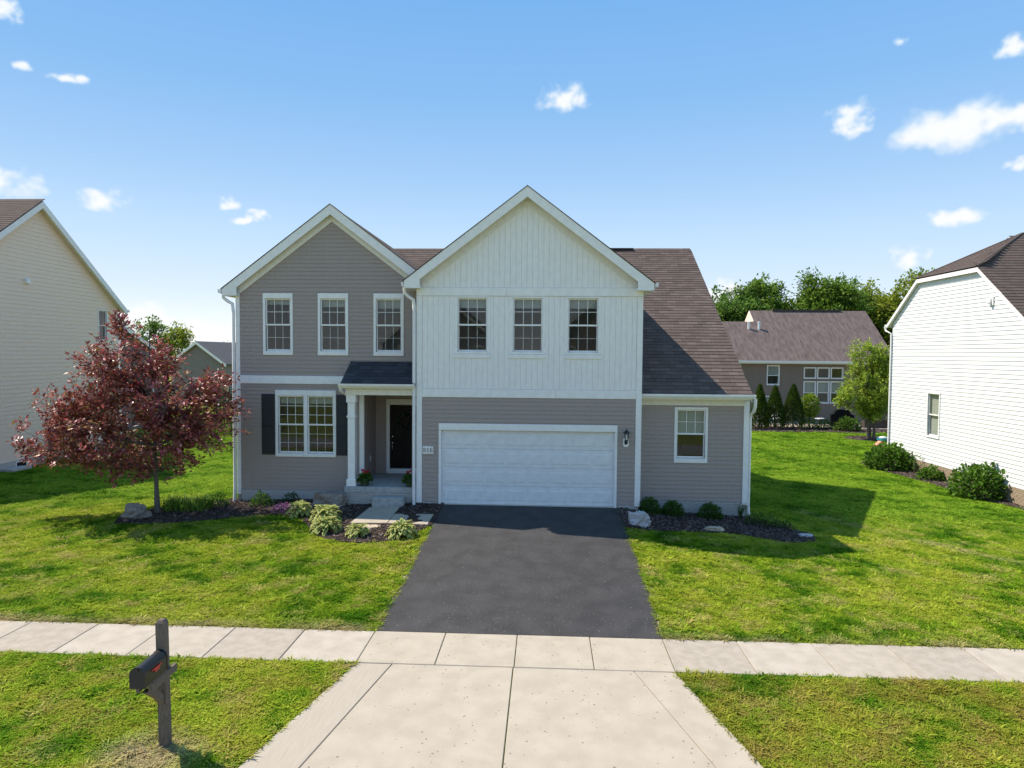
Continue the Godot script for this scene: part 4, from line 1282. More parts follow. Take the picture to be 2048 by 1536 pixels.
# a tree: trunk with limbs, and a crown of leaves along twigs; lobes are [centre, radii, twigs]
func tree(called: String, label: String, cat: String, base: Vector3, o: Dictionary, group := "") -> Node3D:
	var t := thing(called, label, cat, base, 0.0, group)
	rng.seed = o.seed
	var wood := MB.new()
	var fork: float = o.fork
	var r0: float = o.r
	var lean: Vector3 = o.get("lean", Vector3.ZERO)
	var top: Vector3 = o.top
	var stems: Array = o.get("stems", [Vector3.ZERO])
	var nodes := []
	for s in stems:
		var pts := []
		var rad := []
		for k in 9:
			var f := k / 8.0
			var p: Vector3 = s.lerp(top + s * 2.0, f) + lean * f * (1.0 - f) + Vector3(sin(f * 7.0 + s.x * 9.0), 0, cos(f * 6.0)) * 0.03 * top.y * 0.3 * f
			pts.append(p)
			rad.append(r0 * lerpf(1.0, 0.18, pow(f, 0.8)) * (1.25 if k == 0 else 1.0))
			if p.y > fork:
				nodes.append([p, rad[-1]])
		wood.tube(pts, rad, 8)
	var lobes: Array = o.lobes
	var anchors := []
	for n in nodes:
		anchors.append(n[0])
	for k in int(o.limbs):
		var l: Array = lobes[k % lobes.size()]
		var q: Vector3 = ball().normalized() * rng.randf_range(0.45, 0.8)
		if q.y < -0.3:
			q.y *= -0.6
		var tip: Vector3 = l[0] + q * l[1]
		var from: Array = nodes[0]
		var best := 1e9
		for n in nodes:
			var dd: float = absf(n[0].y - lerpf(fork, tip.y, 0.45)) + rng.randf() * 0.15 * top.y
			if dd < best:
				best = dd
				from = n
		var pts := []
		var rad := []
		var a: Vector3 = from[0]
		for j in 6:
			var f := j / 5.0
			var p := a.lerp(tip, f) + Vector3.DOWN * sin(f * PI) * 0.05 * a.distance_to(tip) + ball() * 0.03 * a.distance_to(tip) * (1.0 if j in [1, 2, 3, 4] else 0.0)
			pts.append(p)
			rad.append(lerpf(minf(from[1] * 0.75, r0 * 0.45), r0 * 0.07, f))
			if j > 1:
				anchors.append(p)
		wood.tube(pts, rad, 5, false)
	var crown := MB.new()
	var twig := MB.new()
	var gap := FastNoiseLite.new()
	gap.seed = o.seed
	gap.frequency = o.get("gap_freq", 0.5)
	gap.fractal_octaves = 2
	var size: float = o.leaf
	var clip = o.get("clip")
	for l in lobes:
		for k in int(l[2]):
			var q: Vector3 = ball().normalized() * pow(rng.randf(), o.get("shell", 0.42)) * (rng.randf_range(0.85, 1.06) if rng.randf() > 0.1 else rng.randf_range(1.05, 1.22))
			var p: Vector3 = l[0] + q * l[1]
			if gap.get_noise_3dv(p) < o.get("gap", -0.18):
				continue
			var near: Vector3 = anchors[0]
			var best := 1e9
			for a in anchors:
				var dd: float = a.distance_squared_to(p) + (1.5 * maxf(a.y - p.y, 0.0))
				if dd < best:
					best = dd
					near = a
			var len_: float = minf(near.distance_to(p), o.get("twig", 1.0) * rng.randf_range(0.7, 1.3))
			var dir: Vector3 = ((p - near).normalized() + ball() * 0.25 + Vector3.UP * o.get("lift", 0.2)).normalized()
			var s0: Vector3 = p - dir * len_
			twig.tube([s0, p], [r0 * 0.085, r0 * 0.035], 3, false)
			if rng.randf() < 0.25 and near.distance_to(s0) < 1.8:
				twig.tube([near, s0], [r0 * 0.13, r0 * 0.085], 3, false)
			var n := int(o.per * rng.randf_range(0.7, 1.3))
			for j in n:
				var f := lerpf(0.15, 1.04, pow((j + rng.randf()) / n, 0.8))
				var w: Vector3 = s0.lerp(p, f) + ball() * o.get("spread", 0.6) * size
				if clip != null and not clip.call(base + w):
					continue
				leaf_at(crown, w, dir, size, o.pal, o.get("droop", 0.3), o.get("wide", 0.5))
	var bark: Material = o.get("bark", M.bark)
	part("trunk", wood, bark, t)
	part("twigs", twig, bark, t).set_meta("kind", "stuff")
	part("crown", crown, o.get("skin", M.leaf), t).set_meta("kind", "stuff")
	return t

func bush(called: String, label: String, cat: String, at: Vector3, r: Vector3, n: int, size: float, pal: Array, o := {}) -> Node3D:
	var t := thing(called, label, cat, at, 0.0, o.get("group", ""))
	rng.seed = int(absf(at.x * 311.0 + at.z * 97.0)) + 5
	var b := MB.new()
	var lump := FastNoiseLite.new()
	lump.seed = rng.randi() % 1000
	lump.frequency = o.get("lump_freq", 2.2)
	for k in n:
		var q := ball().normalized()
		q.y = absf(q.y) if rng.randf() < 0.85 else q.y * 0.3
		var rad: float = pow(rng.randf(), 0.25) * (1.0 + lump.get_noise_3dv(q * 1.0) * o.get("lump", 0.35))
		var p: Vector3 = Vector3(q.x * r.x, q.y * r.y, q.z * r.z) * rad + Vector3(0, r.y * 0.12, 0)
		p.y = maxf(p.y, 0.02)
		leaf_at(b, p, (q + Vector3.UP * o.get("lift", 0.2)).normalized(), size, pal, o.get("droop", 0.1), o.get("wide", 0.5))
	var st := MB.new()
	for k in 7:
		var q := Vector3(rng.randf_range(-0.6, 0.6), rng.randf_range(0.5, 0.85), rng.randf_range(-0.6, 0.6)) * r
		st.tube([Vector3(q.x * 0.1, -0.03, q.z * 0.1), q * 0.6, q], [0.018, 0.012, 0.006], 4, false)
	part("stems", st, M.bark_dark, t).set_meta("kind", "stuff")
	part("foliage", b, M.leaf, t).set_meta("kind", "stuff")
	return t

# arching strap leaves from one crown
func strappy(called: String, label: String, cat: String, at: Vector3, spread: float, tall: float, n: int, wide: float, pal: Array, clumps := 1, span := 0.0) -> Node3D:
	var t := thing(called, label, cat, at)
	rng.seed = int(absf(at.x * 177.0 + at.z * 61.0)) + 3
	var b := MB.new()
	for k in n:
		var c := Vector3((rng.randf() - 0.5) * span, 0, (rng.randf() - 0.5) * span * 0.45) if clumps > 1 else Vector3.ZERO
		var a := rng.randf() * TAU
		var o := Vector3(cos(a), 0, sin(a))
		var s := Vector3(-o.z, 0, o.x)
		var l := rng.randf_range(0.55, 1.1)
		var reach := spread * rng.randf_range(0.25, 1.0) * l
		b.col = pick(pal)
		var prev := c + o * 0.02
		var pw := wide * 0.7
		for j in range(1, 5):
			var f := j / 4.0
			var p := c + o * reach * f + Vector3.UP * tall * l * (1.9 * f - 1.15 * f * f)
			var w := wide * (1.0 - f * f)
			b.quad(prev - s * pw * 0.5, prev + s * pw * 0.5, p + s * w * 0.5, p - s * w * 0.5)
			prev = p
			pw = w
	part("foliage", b, M.leaf, t).set_meta("kind", "stuff")
	return t

func hosta(label: String, at: Vector3, r: float, hgt: float, n: int) -> void:
	var t := thing("hosta", label, "hosta", at, 0.0, "variegated hostas along the mulch bed")
	rng.seed = int(absf(at.x * 577.0)) + 11
	var b := MB.new()
	for k in n:
		var f := float(k) / n
		var a := k * 2.39996 + rng.randf() * 0.5
		var o := Vector3(cos(a), 0, sin(a))
		var rad := r * sqrt(f) * 0.92
		var y := hgt * (1.0 - 0.75 * f * f) * rng.randf_range(0.85, 1.08)
		var root := o * rad * 0.72 + Vector3.UP * y
		var dir := (o * (0.5 + f) + Vector3.UP * lerpf(0.5, -0.55, f) + ball() * 0.3).normalized()
		var s := dir.cross(Vector3.UP + ball() * 0.4).normalized()
		var up := s.cross(dir)
		var l := rng.randf_range(0.13, 0.19)
		var w := l * 0.62
		var edge := shade([0.50, 0.50, 0.16], rng.randf_range(0.8, 1.15))
		var mid := shade([0.12, 0.22, 0.05], rng.randf_range(0.75, 1.2))
		var ring := [[0.0, 0.0], [0.25, 0.42], [0.6, 0.46], [0.9, 0.18], [1.0, 0.0], [0.9, -0.18], [0.6, -0.46], [0.25, -0.42]]
		var outer := []
		var inner := []
		for q in ring:
			var curl: float = -0.35 * l * q[0] * q[0] + 0.25 * absf(q[1]) * w
			outer.append(root + dir * l * q[0] + s * w * q[1] + up * curl)
			inner.append(root + dir * l * (0.45 + (q[0] - 0.45) * 0.62) + s * w * q[1] * 0.58 + up * (curl * 0.5 + 0.002))
		for j in 8:
			var e := (j + 1) % 8
			b.col = edge
			b.quad(outer[j], outer[e], inner[e], inner[j])
			b.col = mid
			if j > 0 and j < 7:
				b.tri(inner[0], inner[j], inner[e])
		b.col = mid
		b.quad(o * 0.03 - s * 0.006, o * 0.03 + s * 0.006, root + s * 0.006, root - s * 0.006)
	part("foliage", b, M.leaf, t).set_meta("kind", "stuff")

func arborvitae(label: String, at: Vector3, r: float, hgt: float) -> void:
	var t := thing("arborvitae", label, "shrub", at, 0.0, "arborvitae row behind the back lawn")
	rng.seed = int(absf(at.x * 211.0)) + 2
	var b := MB.new()
	var pal := [[0.08, 0.13, 0.02], [0.055, 0.10, 0.018], [0.12, 0.17, 0.028], [0.04, 0.075, 0.015]]
	for k in 5200:
		var f := pow(rng.randf(), 0.75)
		var a := rng.randf() * TAU
		var w := r * (1.0 - pow(f, 1.6)) * minf(1.0, 0.72 + f * 2.2) * rng.randf_range(0.75, 1.06) + 0.02
		var o := Vector3(cos(a), 0, sin(a))
		var p := o * w + Vector3.UP * (0.06 + f * hgt * 0.97)
		leaf_at(b, p, o * 0.35 + Vector3.UP * 1.1, 0.15, pal, -0.2, 0.4)
	var tr := MB.new()
	tr.tube([Vector3(0, -0.05, 0), Vector3(0, hgt * 0.85, 0)], [0.06, 0.01], 6)
	part("trunk", tr, M.bark_dark, t)
	part("foliage", b, M.leaf, t).set_meta("kind", "stuff")

func rock(called: String, label: String, at: Vector3, size: Vector3, m: Material, sd: int, flat := 0.0, turn := 0.0, blocky := 0.45) -> void:
	var t := thing(called, label, "rock", at, turn)
	var f := FastNoiseLite.new()
	f.seed = sd
	f.frequency = 0.55
	f.fractal_octaves = 3
	var b := MB.new()
	var rows := 11
	var cols := 18
	var pts := []
	for j in rows + 1:
		var line := []
		for i in cols:
			var th := PI * j / rows
			var a := TAU * i / cols
			var d := Vector3(sin(th) * cos(a), cos(th), sin(th) * sin(a))
			# facets: pull towards a box, then roughen
			var k := lerpf(1.0, 1.0 / maxf(absf(d.x), maxf(absf(d.y), absf(d.z))), blocky)
			var p := d * k * (0.82 + f.get_noise_3dv(d * 2.6) * 0.5)
			if flat > 0.0:
				p.y = minf(p.y, flat)
			line.append(p * size * 0.5)
		pts.append(line)
	for j in rows:
		for i in cols:
			var e := (i + 1) % cols
			b.quad(pts[j][i], pts[j][e], pts[j + 1][e], pts[j + 1][i], pts[j][i] + pts[j + 1][e])
	part("stone", b, m, t).position.y = size.y * 0.3

func flower_pot(label: String, at: Vector3) -> void:
	var t := thing("geranium_pot", label, "flower pot", at, 0.0, "geraniums on the stoop")
	rng.seed = int(absf(at.x * 100.0))
	var pot := MB.new()
	pot.lathe([Vector2(0.0, 0.0), Vector2(0.11, 0.0), Vector2(0.15, 0.2), Vector2(0.16, 0.2), Vector2(0.16, 0.23), Vector2(0.135, 0.23), Vector2(0.13, 0.2), Vector2(0.0, 0.2)], Vector3.ZERO, 14)
	part("pot", pot, M.pot, t)
	var b := MB.new()
	for k in 420:
		var q := ball()
		q.y = absf(q.y)
		leaf_at(b, Vector3(q.x * 0.22, 0.12 + q.y * 0.26, q.z * 0.22), q, 0.06, [[0.07, 0.16, 0.02], [0.10, 0.22, 0.03], [0.04, 0.10, 0.015]], 0.1, 0.95)
	part("foliage", b, M.leaf, t).set_meta("kind", "stuff")
	var f := MB.new()
	for c in 8:
		var cen := Vector3(rng.randf_range(-0.14, 0.14), rng.randf_range(0.40, 0.48), rng.randf_range(-0.12, 0.12))
		for k in 36:
			var q := ball().normalized()
			f.col = pick([[0.62, 0.03, 0.06], [0.72, 0.05, 0.09], [0.48, 0.015, 0.03]])
			var s := q.cross(Vector3.UP + ball() * 0.5).normalized()
			f.leaf(cen + q * 0.035 * Vector3(1, 0.7, 1), (s + q * 0.3).normalized(), q.cross(s), 0.025, 0.025)
	part("blooms", f, M.petal, t).set_meta("kind", "stuff")

func plants() -> void:
	var purple := [[0.28, 0.062, 0.060], [0.40, 0.115, 0.105], [0.15, 0.034, 0.038], [0.55, 0.22, 0.20], [0.30, 0.11, 0.07], [0.44, 0.10, 0.13], [0.32, 0.19, 0.08]]
	var deep := {"seed": 21, "fork": 1.05, "r": 0.075, "skin": M.gloss_leaf, "top": Vector3(-0.1, 5.2, 0.1), "limbs": 26, "leaf": 0.128, "per": 16, "pal": purple, "twig": 0.62, "lift": 0.3, "droop": 0.25, "gap": 0.02, "gap_freq": 0.95, "wide": 0.52, "spread": 0.9,
		"lobes": [[Vector3(-0.65, 2.55, 0.1), Vector3(2.75, 1.65, 2.0), 1500], [Vector3(-0.75, 3.85, 0.0), Vector3(1.6, 1.5, 1.35), 800], [Vector3(1.15, 2.75, 0.3), Vector3(1.5, 1.25, 1.5), 600], [Vector3(-1.1, 4.9, 0.0), Vector3(0.42, 0.9, 0.4), 70], [Vector3(-2.7, 2.5, 0.2), Vector3(1.2, 1.2, 1.0), 300], [Vector3(-3.3, 1.9, 0.3), Vector3(0.75, 0.55, 0.7), 70], [Vector3(1.7, 3.7, 0.2), Vector3(0.75, 0.65, 0.7), 100]],
		"clip": func(p: Vector3) -> bool: return p.x < -9.1 or p.z > -0.55}
	tree("purple_leaf_tree", "purple-leaved crabapple tree with a slim gray trunk in the front mulch bed", "tree", on(-10.44, 0.55), deep)
	var d2 := deep.duplicate()
	d2.seed = 77
	d2.erase("clip")
	d2.lobes = [[Vector3(0.0, 2.6, 0.0), Vector3(2.3, 1.7, 2.0), 700], [Vector3(-0.3, 4.2, 0.0), Vector3(1.2, 1.2, 1.1), 250]]
	tree("purple_leaf_tree", "purple-leaved tree in the beige house's yard, only a few leaves reaching into view", "tree", on(-19.6, -1.6), d2)
	# tree line behind the brown house
	var greens := [[[0.16, 0.26, 0.035], [0.11, 0.20, 0.028], [0.22, 0.33, 0.05], [0.07, 0.14, 0.022]], [[0.27, 0.33, 0.04], [0.19, 0.26, 0.032], [0.35, 0.40, 0.06]], [[0.13, 0.24, 0.045], [0.085, 0.165, 0.03], [0.18, 0.29, 0.06]]]
	var spots := [[19.4, 9.4, 3.8, 0, "dark leafy tree nearest the main roof in the tree line"], [23.0, 12.4, 4.2, 2, "second tree of the tree line, round dark crown left of the tallest pair"], [26.6, 13.8, 4.0, 0, "tallest left tree of the pair above the brown roof"], [31.0, 13.6, 3.8, 0, "tall tree above the middle of the brown roof ridge"], [34.9, 13.2, 3.8, 2, "darker green tree behind the right part of the brown roof"], [38.6, 13.1, 3.9, 1, "yellow-green tree above the right end of the brown roof"], [42.2, 13.6, 4.0, 1, "yellow-green tree beside the white house's eave"], [45.8, 12.6, 3.8, 0, "tree at the right end of the tree line, partly behind the white house"]]
	for k in spots.size():
		var s: Array = spots[k]
		var H: float = s[1] + 1.1
		var R: float = s[2] * 1.12
		rng.seed = 300 + k
		var lobes := []
		for j in 7:
			var a := TAU * j / 7.0
			lobes.append([Vector3(cos(a) * R * 0.55, H * lerpf(0.40, 0.72, rng.randf()), sin(a) * R * 0.55), Vector3(R * 0.74, R * 0.70, R * 0.74), 190])
		lobes.append([Vector3(0, H - R * 0.62, 0), Vector3(R * 0.6, R * 0.62, R * 0.6), 170])
		lobes.append([Vector3(0, H * 0.3, 0), Vector3(R * 0.8, R * 0.9, R * 0.8), 150])
		tree("leafy_tree", s[4], "tree", Vector3(s[0], -0.6, -60.0 - (k % 3) * 2.5), {"seed": 400 + k, "fork": H * 0.2, "r": 0.28, "top": Vector3(0.2, H * 0.85, 0), "limbs": 16, "leaf": 0.38, "per": 24, "pal": greens[s[3]], "twig": 1.5, "lift": 0.15, "droop": 0.1, "gap": -0.12, "gap_freq": 0.28, "wide": 0.62, "spread": 1.6, "lobes": lobes, "bark": M.bark_dark}, "tree line behind the brown house")
	for s in [[-46.6, 8.6, 3.0, 0, "dark green tree far behind between the beige and blue-gray houses"], [-43.2, 8.0, 2.6, 1, "lighter green tree far behind beside the dark one"]]:
		var H: float = s[1] + 0.6
		var R: float = s[2]
		tree("leafy_tree", s[4], "tree", Vector3(s[0], -0.6, -60.0), {"seed": int(600 - s[0]), "fork": H * 0.2, "r": 0.2, "top": Vector3(0.1, H * 0.85, 0), "limbs": 14, "leaf": 0.3, "per": 20, "pal": greens[s[3]], "twig": 1.1, "lift": 0.2, "droop": 0.1, "gap": -0.08, "gap_freq": 0.4, "wide": 0.6, "spread": 1.5, "bark": M.bark_dark,
			"lobes": [[Vector3(0, H * 0.72, 0), Vector3(R * 0.8, R * 0.9, R * 0.8), 170], [Vector3(-R * 0.5, H * 0.5, 0), Vector3(R * 0.7, R * 0.8, R * 0.7), 130], [Vector3(R * 0.5, H * 0.45, 0), Vector3(R * 0.7, R * 0.8, R * 0.7), 130]]})
	tree("leafy_tree", "small light green treetop showing beside the main house's left corner", "tree", Vector3(-39.5, -0.6, -70.0), {"seed": 91, "fork": 2.0, "r": 0.2, "top": Vector3(0, 5.6, 0), "limbs": 12, "leaf": 0.3, "per": 20, "pal": greens[1], "twig": 1.1, "wide": 0.6, "spread": 1.5, "gap_freq": 0.4, "bark": M.bark_dark, "lobes": [[Vector3(0, 4.6, 0), Vector3(2.6, 2.0, 2.2), 260]]})
	# young birch with several stems beside the white house
	tree("river_birch", "multi-stemmed light green birch on the back lawn by the white house", "tree", on(19.9, -22.3), {"seed": 55, "fork": 1.0, "r": 0.085, "stems": [Vector3(-0.16, 0, 0), Vector3(0.14, 0, 0.06), Vector3(0.0, 0, -0.15)], "top": Vector3(0, 5.4, 0), "limbs": 26, "leaf": 0.13, "per": 18, "pal": [[0.40, 0.50, 0.06], [0.31, 0.41, 0.05], [0.50, 0.57, 0.10], [0.21, 0.31, 0.04]], "twig": 0.8, "lift": 0.25, "droop": 0.3, "gap": -0.06, "gap_freq": 0.6, "wide": 0.6, "spread": 1.0,
		"lobes": [[Vector3(0.1, 3.0, 0), Vector3(2.0, 1.6, 1.7), 1150], [Vector3(-0.3, 4.6, 0), Vector3(1.45, 1.45, 1.2), 640], [Vector3(-1.3, 2.5, 0.2), Vector3(1.05, 0.9, 0.9), 160], [Vector3(0.2, 1.8, 0.2), Vector3(1.5, 0.75, 1.3), 260], [Vector3(0.9, 4.3, 0), Vector3(0.8, 1.0, 0.8), 130]]})
	# hostas
	hosta("variegated hosta behind the purple flowers, leftmost of the five", on(-6.15, 1.05), 0.40, 0.36, 90)
	hosta("variegated hosta at the back of the pair in front of the boulder", on(-5.25, 1.6), 0.50, 0.36, 130)
	hosta("variegated hosta at the front of the pair, bordering the lawn", on(-4.95, 2.5), 0.50, 0.33, 120)
	hosta("small variegated hosta in front of the flat tan stone", on(-4.05, 2.88), 0.32, 0.26, 70)
	hosta("variegated hosta beside the driveway, in front of the walkway", on(-2.95, 2.92), 0.45, 0.30, 110)
	# front bed
	var lush := [[0.10, 0.20, 0.03], [0.14, 0.26, 0.04], [0.07, 0.15, 0.025], [0.19, 0.30, 0.06]]
	strappy("daylily_clump", "wide clump of strappy green daylilies beside the tree trunk", "daylilies", on(-9.7, 0.25), 0.35, 0.5, 520, 0.028, lush, 3, 1.25)
	bush("leafy_perennial", "small leafy green plant by the left downspout", "plant", on(-8.95, -0.1), Vector3(0.24, 0.36, 0.24), 260, 0.09, lush, {"lift": 0.7, "wide": 0.35})
	bush("leafy_perennial", "bright green leafy plant below the shuttered window's left side", "plant", on(-7.75, -0.15), Vector3(0.32, 0.34, 0.28), 330, 0.10, [[0.08, 0.17, 0.025], [0.12, 0.24, 0.04], [0.06, 0.12, 0.02]], {"lift": 0.7, "wide": 0.35})
	bush("leafy_perennial", "dark green low plant against the foundation under the shuttered window", "plant", on(-6.95, -0.45), Vector3(0.26, 0.28, 0.22), 280, 0.07, [[0.03, 0.075, 0.015], [0.045, 0.10, 0.02]], {"lift": 0.5, "wide": 0.35})
	var fl := bush("purple_flowers", "low mound of purple-pink flowers beside the leftmost hosta", "flowers", on(-6.75, 0.55), Vector3(0.38, 0.22, 0.3), 320, 0.05, [[0.05, 0.10, 0.03], [0.07, 0.12, 0.05]])
	rng.seed = 8
	var pb := MB.new()
	for k in 420:
		var q := ball().normalized()
		q.y = absf(q.y)
		pb.col = pick([[0.40, 0.12, 0.36], [0.55, 0.24, 0.48], [0.28, 0.07, 0.26]])
		var s := q.cross(Vector3.RIGHT).normalized()
		pb.leaf(Vector3(q.x * 0.39, 0.03 + q.y * 0.23, q.z * 0.31) * rng.randf_range(0.9, 1.08), (s + ball() * 0.5).normalized(), q.cross(s), 0.035, 0.035)
	part("blooms", pb, M.petal, fl).set_meta("kind", "stuff")
	flower_pot("red geranium in a pot beside the porch column", Vector3(-4.70, 0.44, -0.22))
	flower_pot("red geranium in a pot beside the garage corner, half hidden by the downspout", Vector3(-3.36, 0.44, -0.2))
	# bed in front of the wing
	var dk := [[0.06, 0.14, 0.02], [0.085, 0.18, 0.03], [0.045, 0.10, 0.018]]
	bush("boxwood_bush", "round dark green bush next to the speckled white rock", "bush", on(3.45, 0.05), Vector3(0.31, 0.42, 0.28), 1500, 0.06, dk, {"lump": 0.2, "group": "foundation bushes by the wing"})
	bush("boxwood_bush", "round dark green bush, middle of the three under the wing window", "bush", on(4.12, -0.05), Vector3(0.31, 0.38, 0.28), 1500, 0.06, dk, {"lump": 0.2, "group": "foundation bushes by the wing"})
	bush("boxwood_bush", "round dark green bush, rightmost of the three under the wing window", "bush", on(5.18, -0.15), Vector3(0.34, 0.40, 0.30), 1600, 0.06, dk, {"lump": 0.2, "group": "foundation bushes by the wing"})
	strappy("ornamental_grass", "thin arching grass at the wing's right corner", "grass clump", on(6.05, -0.25), 0.4, 0.62, 60, 0.014, [[0.05, 0.10, 0.03], [0.08, 0.13, 0.04]])
	bush("low_shrub", "spreading green shrub at the wing's corner in shadow", "shrub", on(6.45, 0.25), Vector3(0.45, 0.30, 0.35), 520, 0.07, [[0.05, 0.11, 0.02], [0.075, 0.14, 0.03]], {"lift": 0.4})
	bush("low_shrub", "small dark shrub near the right tip of the mulch bed", "shrub", on(7.0, 0.62), Vector3(0.28, 0.2, 0.25), 260, 0.06, [[0.03, 0.08, 0.02], [0.05, 0.11, 0.025]])
	# white house bed
	var hyd := [[0.10, 0.20, 0.025], [0.15, 0.27, 0.035], [0.065, 0.14, 0.02]]
	bush("hydrangea_bush", "broad leafy bush at the white house's rear corner", "bush", on(15.55, -11.2), Vector3(1.05, 0.95, 0.8), 1700, 0.16, hyd, {"wide": 0.75, "lump": 0.3})
	bush("hydrangea_bush", "small low leafy bush in the middle of the white house's bed", "bush", on(15.95, -8.75), Vector3(0.5, 0.45, 0.4), 520, 0.13, hyd, {"wide": 0.75})
	bush("hydrangea_bush", "largest leafy bush nearest the street along the white house", "bush", on(15.95, -5.6), Vector3(1.0, 1.0, 0.85), 1900, 0.15, hyd, {"wide": 0.75, "lump": 0.35})
	bush("thin_shrub", "sparse airy plant against the tan brick of the white house", "plant", on(16.1, -10.2), Vector3(0.35, 0.75, 0.3), 130, 0.08, hyd, {"wide": 0.6})
	# back yard
	arborvitae("arborvitae nearest the main house, partly behind its corner", on(14.9, -27.3), 0.62, 2.95)
	arborvitae("middle arborvitae of the three in a row", on(16.0, -27.6), 0.70, 2.85)
	arborvitae("right-hand arborvitae, widest of the three, beside the lime shrub", on(17.25, -27.7), 0.78, 2.95)
	bush("wispy_shrub", "loose pale green shrub half behind the main house corner", "shrub", on(14.1, -26.9), Vector3(0.6, 1.5, 0.5), 620, 0.12, [[0.10, 0.14, 0.05], [0.15, 0.18, 0.09]], {"lift": 0.5})
	var lime := thing("lime_standard", "bright lime-green shrub trained as a ball on a stem", "shrub", on(18.5, -28.2))
	rng.seed = 19
	var lb := MB.new()
	for k in 1300:
		var q := ball().normalized() * pow(rng.randf(), 0.3)
		leaf_at(lb, Vector3(0, 1.55, 0) + q * Vector3(0.68, 0.78, 0.6), q, 0.15, [[0.20, 0.29, 0.02], [0.28, 0.36, 0.03], [0.13, 0.21, 0.02]], 0.1, 0.7)
	var ls := MB.new()
	ls.tube([Vector3(0, -0.05, 0), Vector3(0.03, 0.6, 0), Vector3(0, 1.3, 0)], [0.04, 0.035, 0.03], 6)
	part("stem", ls, M.bark_dark, lime)
	part("foliage", lb, M.leaf, lime).set_meta("kind", "stuff")
	bush("low_shrub", "lime-green ground shrub under the ball-trained shrub", "shrub", on(18.3, -27.6), Vector3(0.7, 0.6, 0.45), 620, 0.12, [[0.17, 0.27, 0.03], [0.11, 0.19, 0.02]], {})
	bush("low_shrub", "green ground shrub just right of the ball-trained shrub", "shrub", on(19.35, -27.6), Vector3(0.6, 0.55, 0.45), 560, 0.12, [[0.10, 0.19, 0.03], [0.07, 0.14, 0.02]], {})
	bush("hydrangea_bush", "rounded bright green bush in front of the covered grill", "bush", on(20.4, -26.6), Vector3(0.8, 0.8, 0.6), 900, 0.15, [[0.10, 0.18, 0.025], [0.07, 0.14, 0.02], [0.14, 0.23, 0.04]], {"wide": 0.75})
	bush("hedge_shrub", "tall dark green shrub behind the purple-leaved tree by the house corner", "shrub", on(-18.4, -20.0), Vector3(1.9, 2.4, 1.2), 3200, 0.16, [[0.025, 0.055, 0.014], [0.04, 0.08, 0.018], [0.055, 0.09, 0.02]], {"lump": 0.25})
	# rocks
	rock("boulder", "rounded speckled boulder beside the tree trunk", on(-10.72, 1.15, -0.05), Vector3(0.85, 0.66, 0.65), M.boulder, 4, 0.0, 0.0, 0.05)
	rock("boulder", "large flat-topped tan boulder next to the stoop", on(-5.62, 0.05, -0.1), Vector3(1.12, 0.9, 0.55), M.boulder, 9, 0.55, -0.15)
	rock("flat_stone", "flat tan stone at the foot of the walkway", on(-3.95, 2.22, -0.02), Vector3(0.62, 0.16, 0.36), M.tan_rock, 12, 0.5)
	rock("speckled_rock", "upright speckled white rock at the driveway's edge", on(2.95, 1.55, -0.08), Vector3(0.62, 0.66, 0.36), M.pale_rock, 22, 0.0, -0.5)
	rock("bed_rock", "pale tan rock lying in the middle of the right mulch bed", on(4.97, 1.2, -0.04), Vector3(0.55, 0.28, 0.32), M.tan_rock, 31, 0.6)
	rock("bed_rock", "small pale rock at the right tip of the mulch bed", on(7.3, 1.3, -0.05), Vector3(0.42, 0.24, 0.25), M.pale_rock, 35, 0.6)

# ---------------------------------------------------------------- ground and small things
var bed_left := P2([-10.95, 1.72, -11.2, 1.2, -11.2, 0.7, -10.8, 0.1, -10.2, -0.4, -9.5, -0.8, -8.95, -1.2, -8.6, -0.9, -5.2, -0.9, -5.2, -0.1, -3.05, -0.1, -2.36, -0.02, -2.36, 1.2, -2.36, 1.95, -2.66, 2.75, -3.04, 3.25, -3.4, 3.42, -3.83, 3.48, -4.3, 3.38, -4.77, 3.15, -5.1, 2.82, -5.4, 2.4, -5.68, 1.86, -6.03, 1.39, -6.35, 1.1, -6.74, 0.97, -7.25, 1.0, -7.79, 1.13, -8.71, 1.51, -9.3, 1.7, -9.93, 1.8])
var bed_right := P2([2.62, 0.0, 2.58, 0.9, 2.57, 1.9, 3.2, 1.86, 3.9, 1.66, 4.54, 1.5, 5.1, 1.4, 5.59, 1.45, 6.18, 1.85, 6.6, 2.0, 6.98, 1.98, 7.35, 1.75, 7.52, 1.4, 7.5, 0.95, 7.05, 0.45, 6.7, 0.1, 6.45, -0.2, 6.45, -0.7, 3.1, -0.7, 3.1, -0.05])
var bed_white := P2([16.5, -13.4, 15.5, -13.4, 14.95, -12.6, 14.8, -11.5, 14.95, -10.6, 15.2, -9.4, 15.4, -8.2, 15.55, -6.8, 15.65, -5.4, 15.85, -4.4, 16.2, -3.4, 16.5, -3.0])
var bed_rear := P2([12.5, -26.0, 14.0, -25.5, 15.5, -25.1, 16.8, -25.3, 18.1, -25.4, 20.6, -25.15, 22.6, -25.4, 26.0, -25.6, 26.0, -27.6, 20.5, -28.2, 17.0, -28.7, 12.5, -28.8])
var patio_poly := P2([12.5, -28.85, 17.0, -28.75, 20.5, -28.25, 26.0, -27.65, 27.0, -33.0, 12.5, -33.0])
var drive_poly := P2([-2.44, 0.03, 2.60, 0.03, 2.585, 1.5, 2.56, 3.0, 2.57, 4.2, 2.53, 5.4, 2.54, 6.5, 2.49, 7.4, 2.47, 7.985, -2.30, 7.985, -2.33, 6.6, -2.31, 5.2, -2.37, 3.6, -2.36, 2.4, -2.42, 1.2])
var ring_poly := PackedVector2Array()
var apron_poly := P2([-2.33, 9.19, 2.47, 9.19, 3.33, 12.4, -3.15, 12.4])

